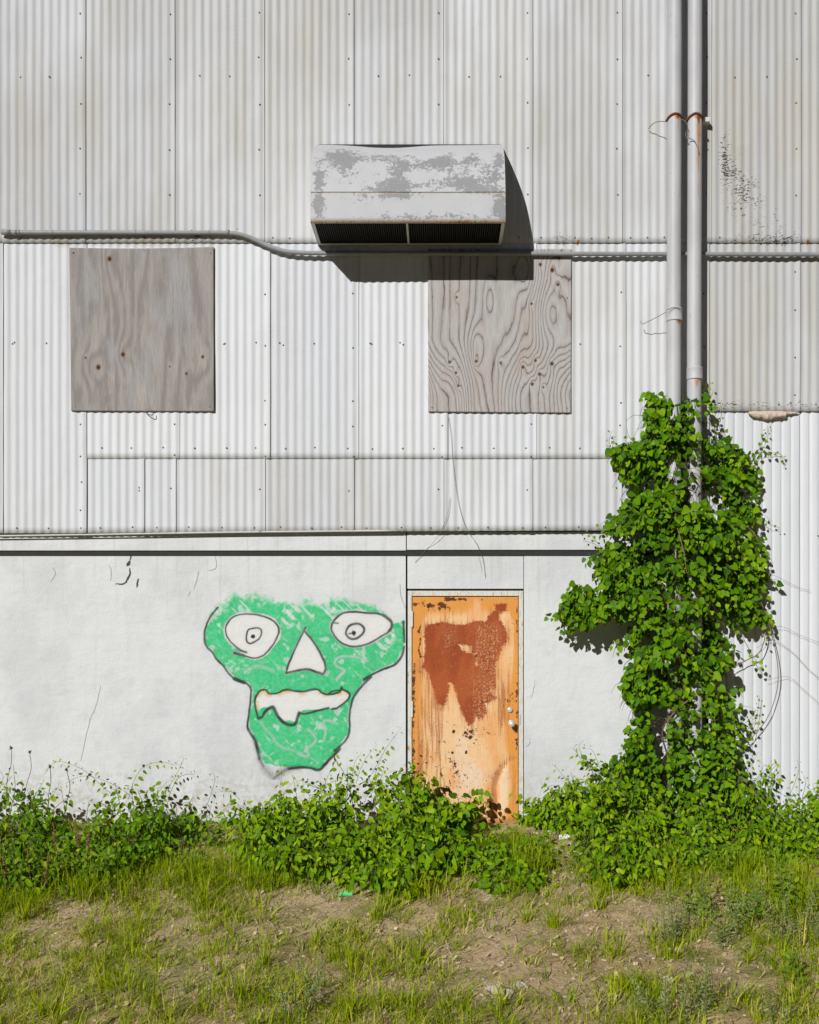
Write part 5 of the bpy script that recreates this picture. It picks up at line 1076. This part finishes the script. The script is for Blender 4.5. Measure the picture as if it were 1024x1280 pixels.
# brown dock seed stalks
M['dock'] = mat_plain('dock_seed', (.23, .105, .035), .9, 0, .3, 60, .5)
for px, py, h, lab in ((40, 1120, .34, 'brown seed stalk nearest the left edge'), (54, 1125, .30, 'short brown seed stalk second from the left'), (72, 1095, .40, 'tall brown seed stalk in front of the far left bush'), (100, 1090, .42, 'brown seed stalk third from the right of the left group'), (108, 1092, .34, 'brown seed stalk, next to rightmost of the left group'), (8, 1125, .32, 'brown seed stalk cut by the left edge')):
    x, d = gpt(px, py); g = float(gz(x, d)); root = thing('seed_stalk', (x, -d, g), lab, 'seed stalk', 'brown seed stalks before the left bush')
    P = shoot((0, 0, 0), (rng.normal(0, .12), 0, 1), h, .1, 8, .03); MB().tube(P, np.linspace(.004, .002, len(P)), 5).build('stem', M['deadstem'], root, True)
    m = MB()
    for t in np.linspace(.5, 1, 46):
        c = np.array([np.interp(t, np.linspace(0, 1, len(P)), P[:, i]) for i in range(3)]) + rng.normal(0, .011 * (1.25 - t), 3); s = rng.uniform(.004, .008)
        m.add(np.array([(0, 0, s * 1.6), (s, 0, 0), (0, s, 0), (-s, 0, 0), (0, -s, 0), (0, 0, -s)]) + c, None, [(0, 1, 2), (0, 2, 3), (0, 3, 4), (0, 4, 1), (5, 2, 1), (5, 3, 2), (5, 4, 3), (5, 1, 4)])
    m.build('seed_head', M['dock'], root)
# two dried flower stalks against the wall
for pts, lab in (([(8, 985, .35), (10, 970, .34), (14, 955, .33), (14.5, 935, .32)], 'dried flower stalk standing against the concrete, leftmost of the two'), ([(30, 995, .35), (34, 978, .34), (39, 960, .33), (37, 940, .31)], 'dried flower stalk with a spiky head, right of its twin')):
    P = smooth_line(np.array([at(*q) for q in pts]), 5); g = P[0] * [1, 1, 0] + [0, 0, float(gz(P[0, 0], -P[0, 1]))]; root = thing('dried_flower', g, lab, 'dried flower', 'dried flower stalks at the left'); P = np.vstack([g, P]) - g
    MB().tube(P, .0028, 5).build('stem', M['deadstem'], root, True)
    m = MB(); c = P[-1]
    for q in range(13):
        dv = nrm(rng.normal(0, 1, 3)); m.tube(np.array([c, c + dv * rng.uniform(.012, .028)]), [.005, .001], 5)
    m.lathe([(.0001, -.012), (.009, -.006), (.011, .002), (.006, .01), (.0001, .012)], c, 'z', 8); m.build('flower_head', M['crack'], root)
# litter scraps and stones
def scrap(name, px, py, sx, sy, rot, label, cat, mat):
    x, d = gpt(px, py); nu = 9; u, v = np.meshgrid(np.linspace(-1, 1, nu), np.linspace(-1, 1, nu)); a = u * sx * (1 - .2 * v); b = v * sy
    z = .012 + .018 * (fbm(u * 1.3 + px, v * 1.3, 8) + .3 * u); c, s = math.cos(rot), math.sin(rot)
    V = np.stack([a * c - b * s, a * s + b * c, z], -1).reshape(-1, 3); n = len(V); V = np.vstack([V, V - [0, 0, .002]]); Q = grid(nu, nu); Q = np.vstack([Q, Q[:, ::-1] + n])
    o = mesh_obj(name, V, Q, None, [mat]); o.location = (x, -d, float(gz(x, d))); o.rotation_euler = (.5, .1, 0); return tag(o, label, cat)
scrap('paper_scrap', 705, 1050, .045, .028, .3, 'crumpled white paper scrap on the rubble right of the door', 'litter', mat_plain('white_paper', (.75, .74, .74), .8, 0, .05))
scrap('plastic_scrap', 432, 1117, .05, .022, .05, 'flattened bright green plastic scrap on the soil below the bush', 'litter', mat_plain('green_plastic', (.12, .62, .22), .4, 0, .1))
M['rock'] = mat_plain('pale_rubble', (.46, .40, .33), .95, 0, .2, 25, .8)
for i, (px, py, s, lab) in enumerate(((618, 1235, .045, 'pale stone on the bare soil, left of three at the bottom middle'), (632, 1240, .04, 'darker stone between the two at the bottom middle'), (650, 1232, .038, 'pale stone, right of three at the bottom middle'), (708, 1040, .04, 'stone in the rubble right of the door'), (690, 1042, .032, 'small stone in the rubble close to the door frame'), (716, 1058, .03, 'small stone just below the white paper scrap'), (835, 1228, .035, 'pale stone among weeds at the lower right'), (720, 1030, .035, 'stone in the rubble against the concrete right of the door'), (678, 1036, .025, 'tiny stone at the base of the right door jamb'))):
    x, d = gpt(px, py); nu, nv = 14, 9; th, ph = np.meshgrid(np.linspace(0, 2 * np.pi, nu, endpoint=False), np.linspace(.02, np.pi - .02, nv))
    r = s * (.7 + .6 * fbm(np.cos(th) * 1.3 + 5 + i, np.sin(th) * 1.3 + ph * 1.4, 40 + i)); r = r * (1 + .12 * np.sign(np.sin(3 * th + i)))
    V = np.stack([r * np.sin(ph) * np.cos(th) * 1.25, r * np.sin(ph) * np.sin(th), r * np.cos(ph) * .65], -1).reshape(-1, 3)
    Q = grid(nu, nv).tolist() + [((j + 1) * nu - 1, j * nu, (j + 1) * nu, (j + 2) * nu - 1) for j in range(nv - 1)]
    o = mesh_obj('stone', V, np.array(Q)[:, ::-1], None, [M['rock']], smooth=False); o.location = (x, -d, float(gz(x, d)) + s * .12); tag(o, lab, 'stone', 'loose stones on the soil')
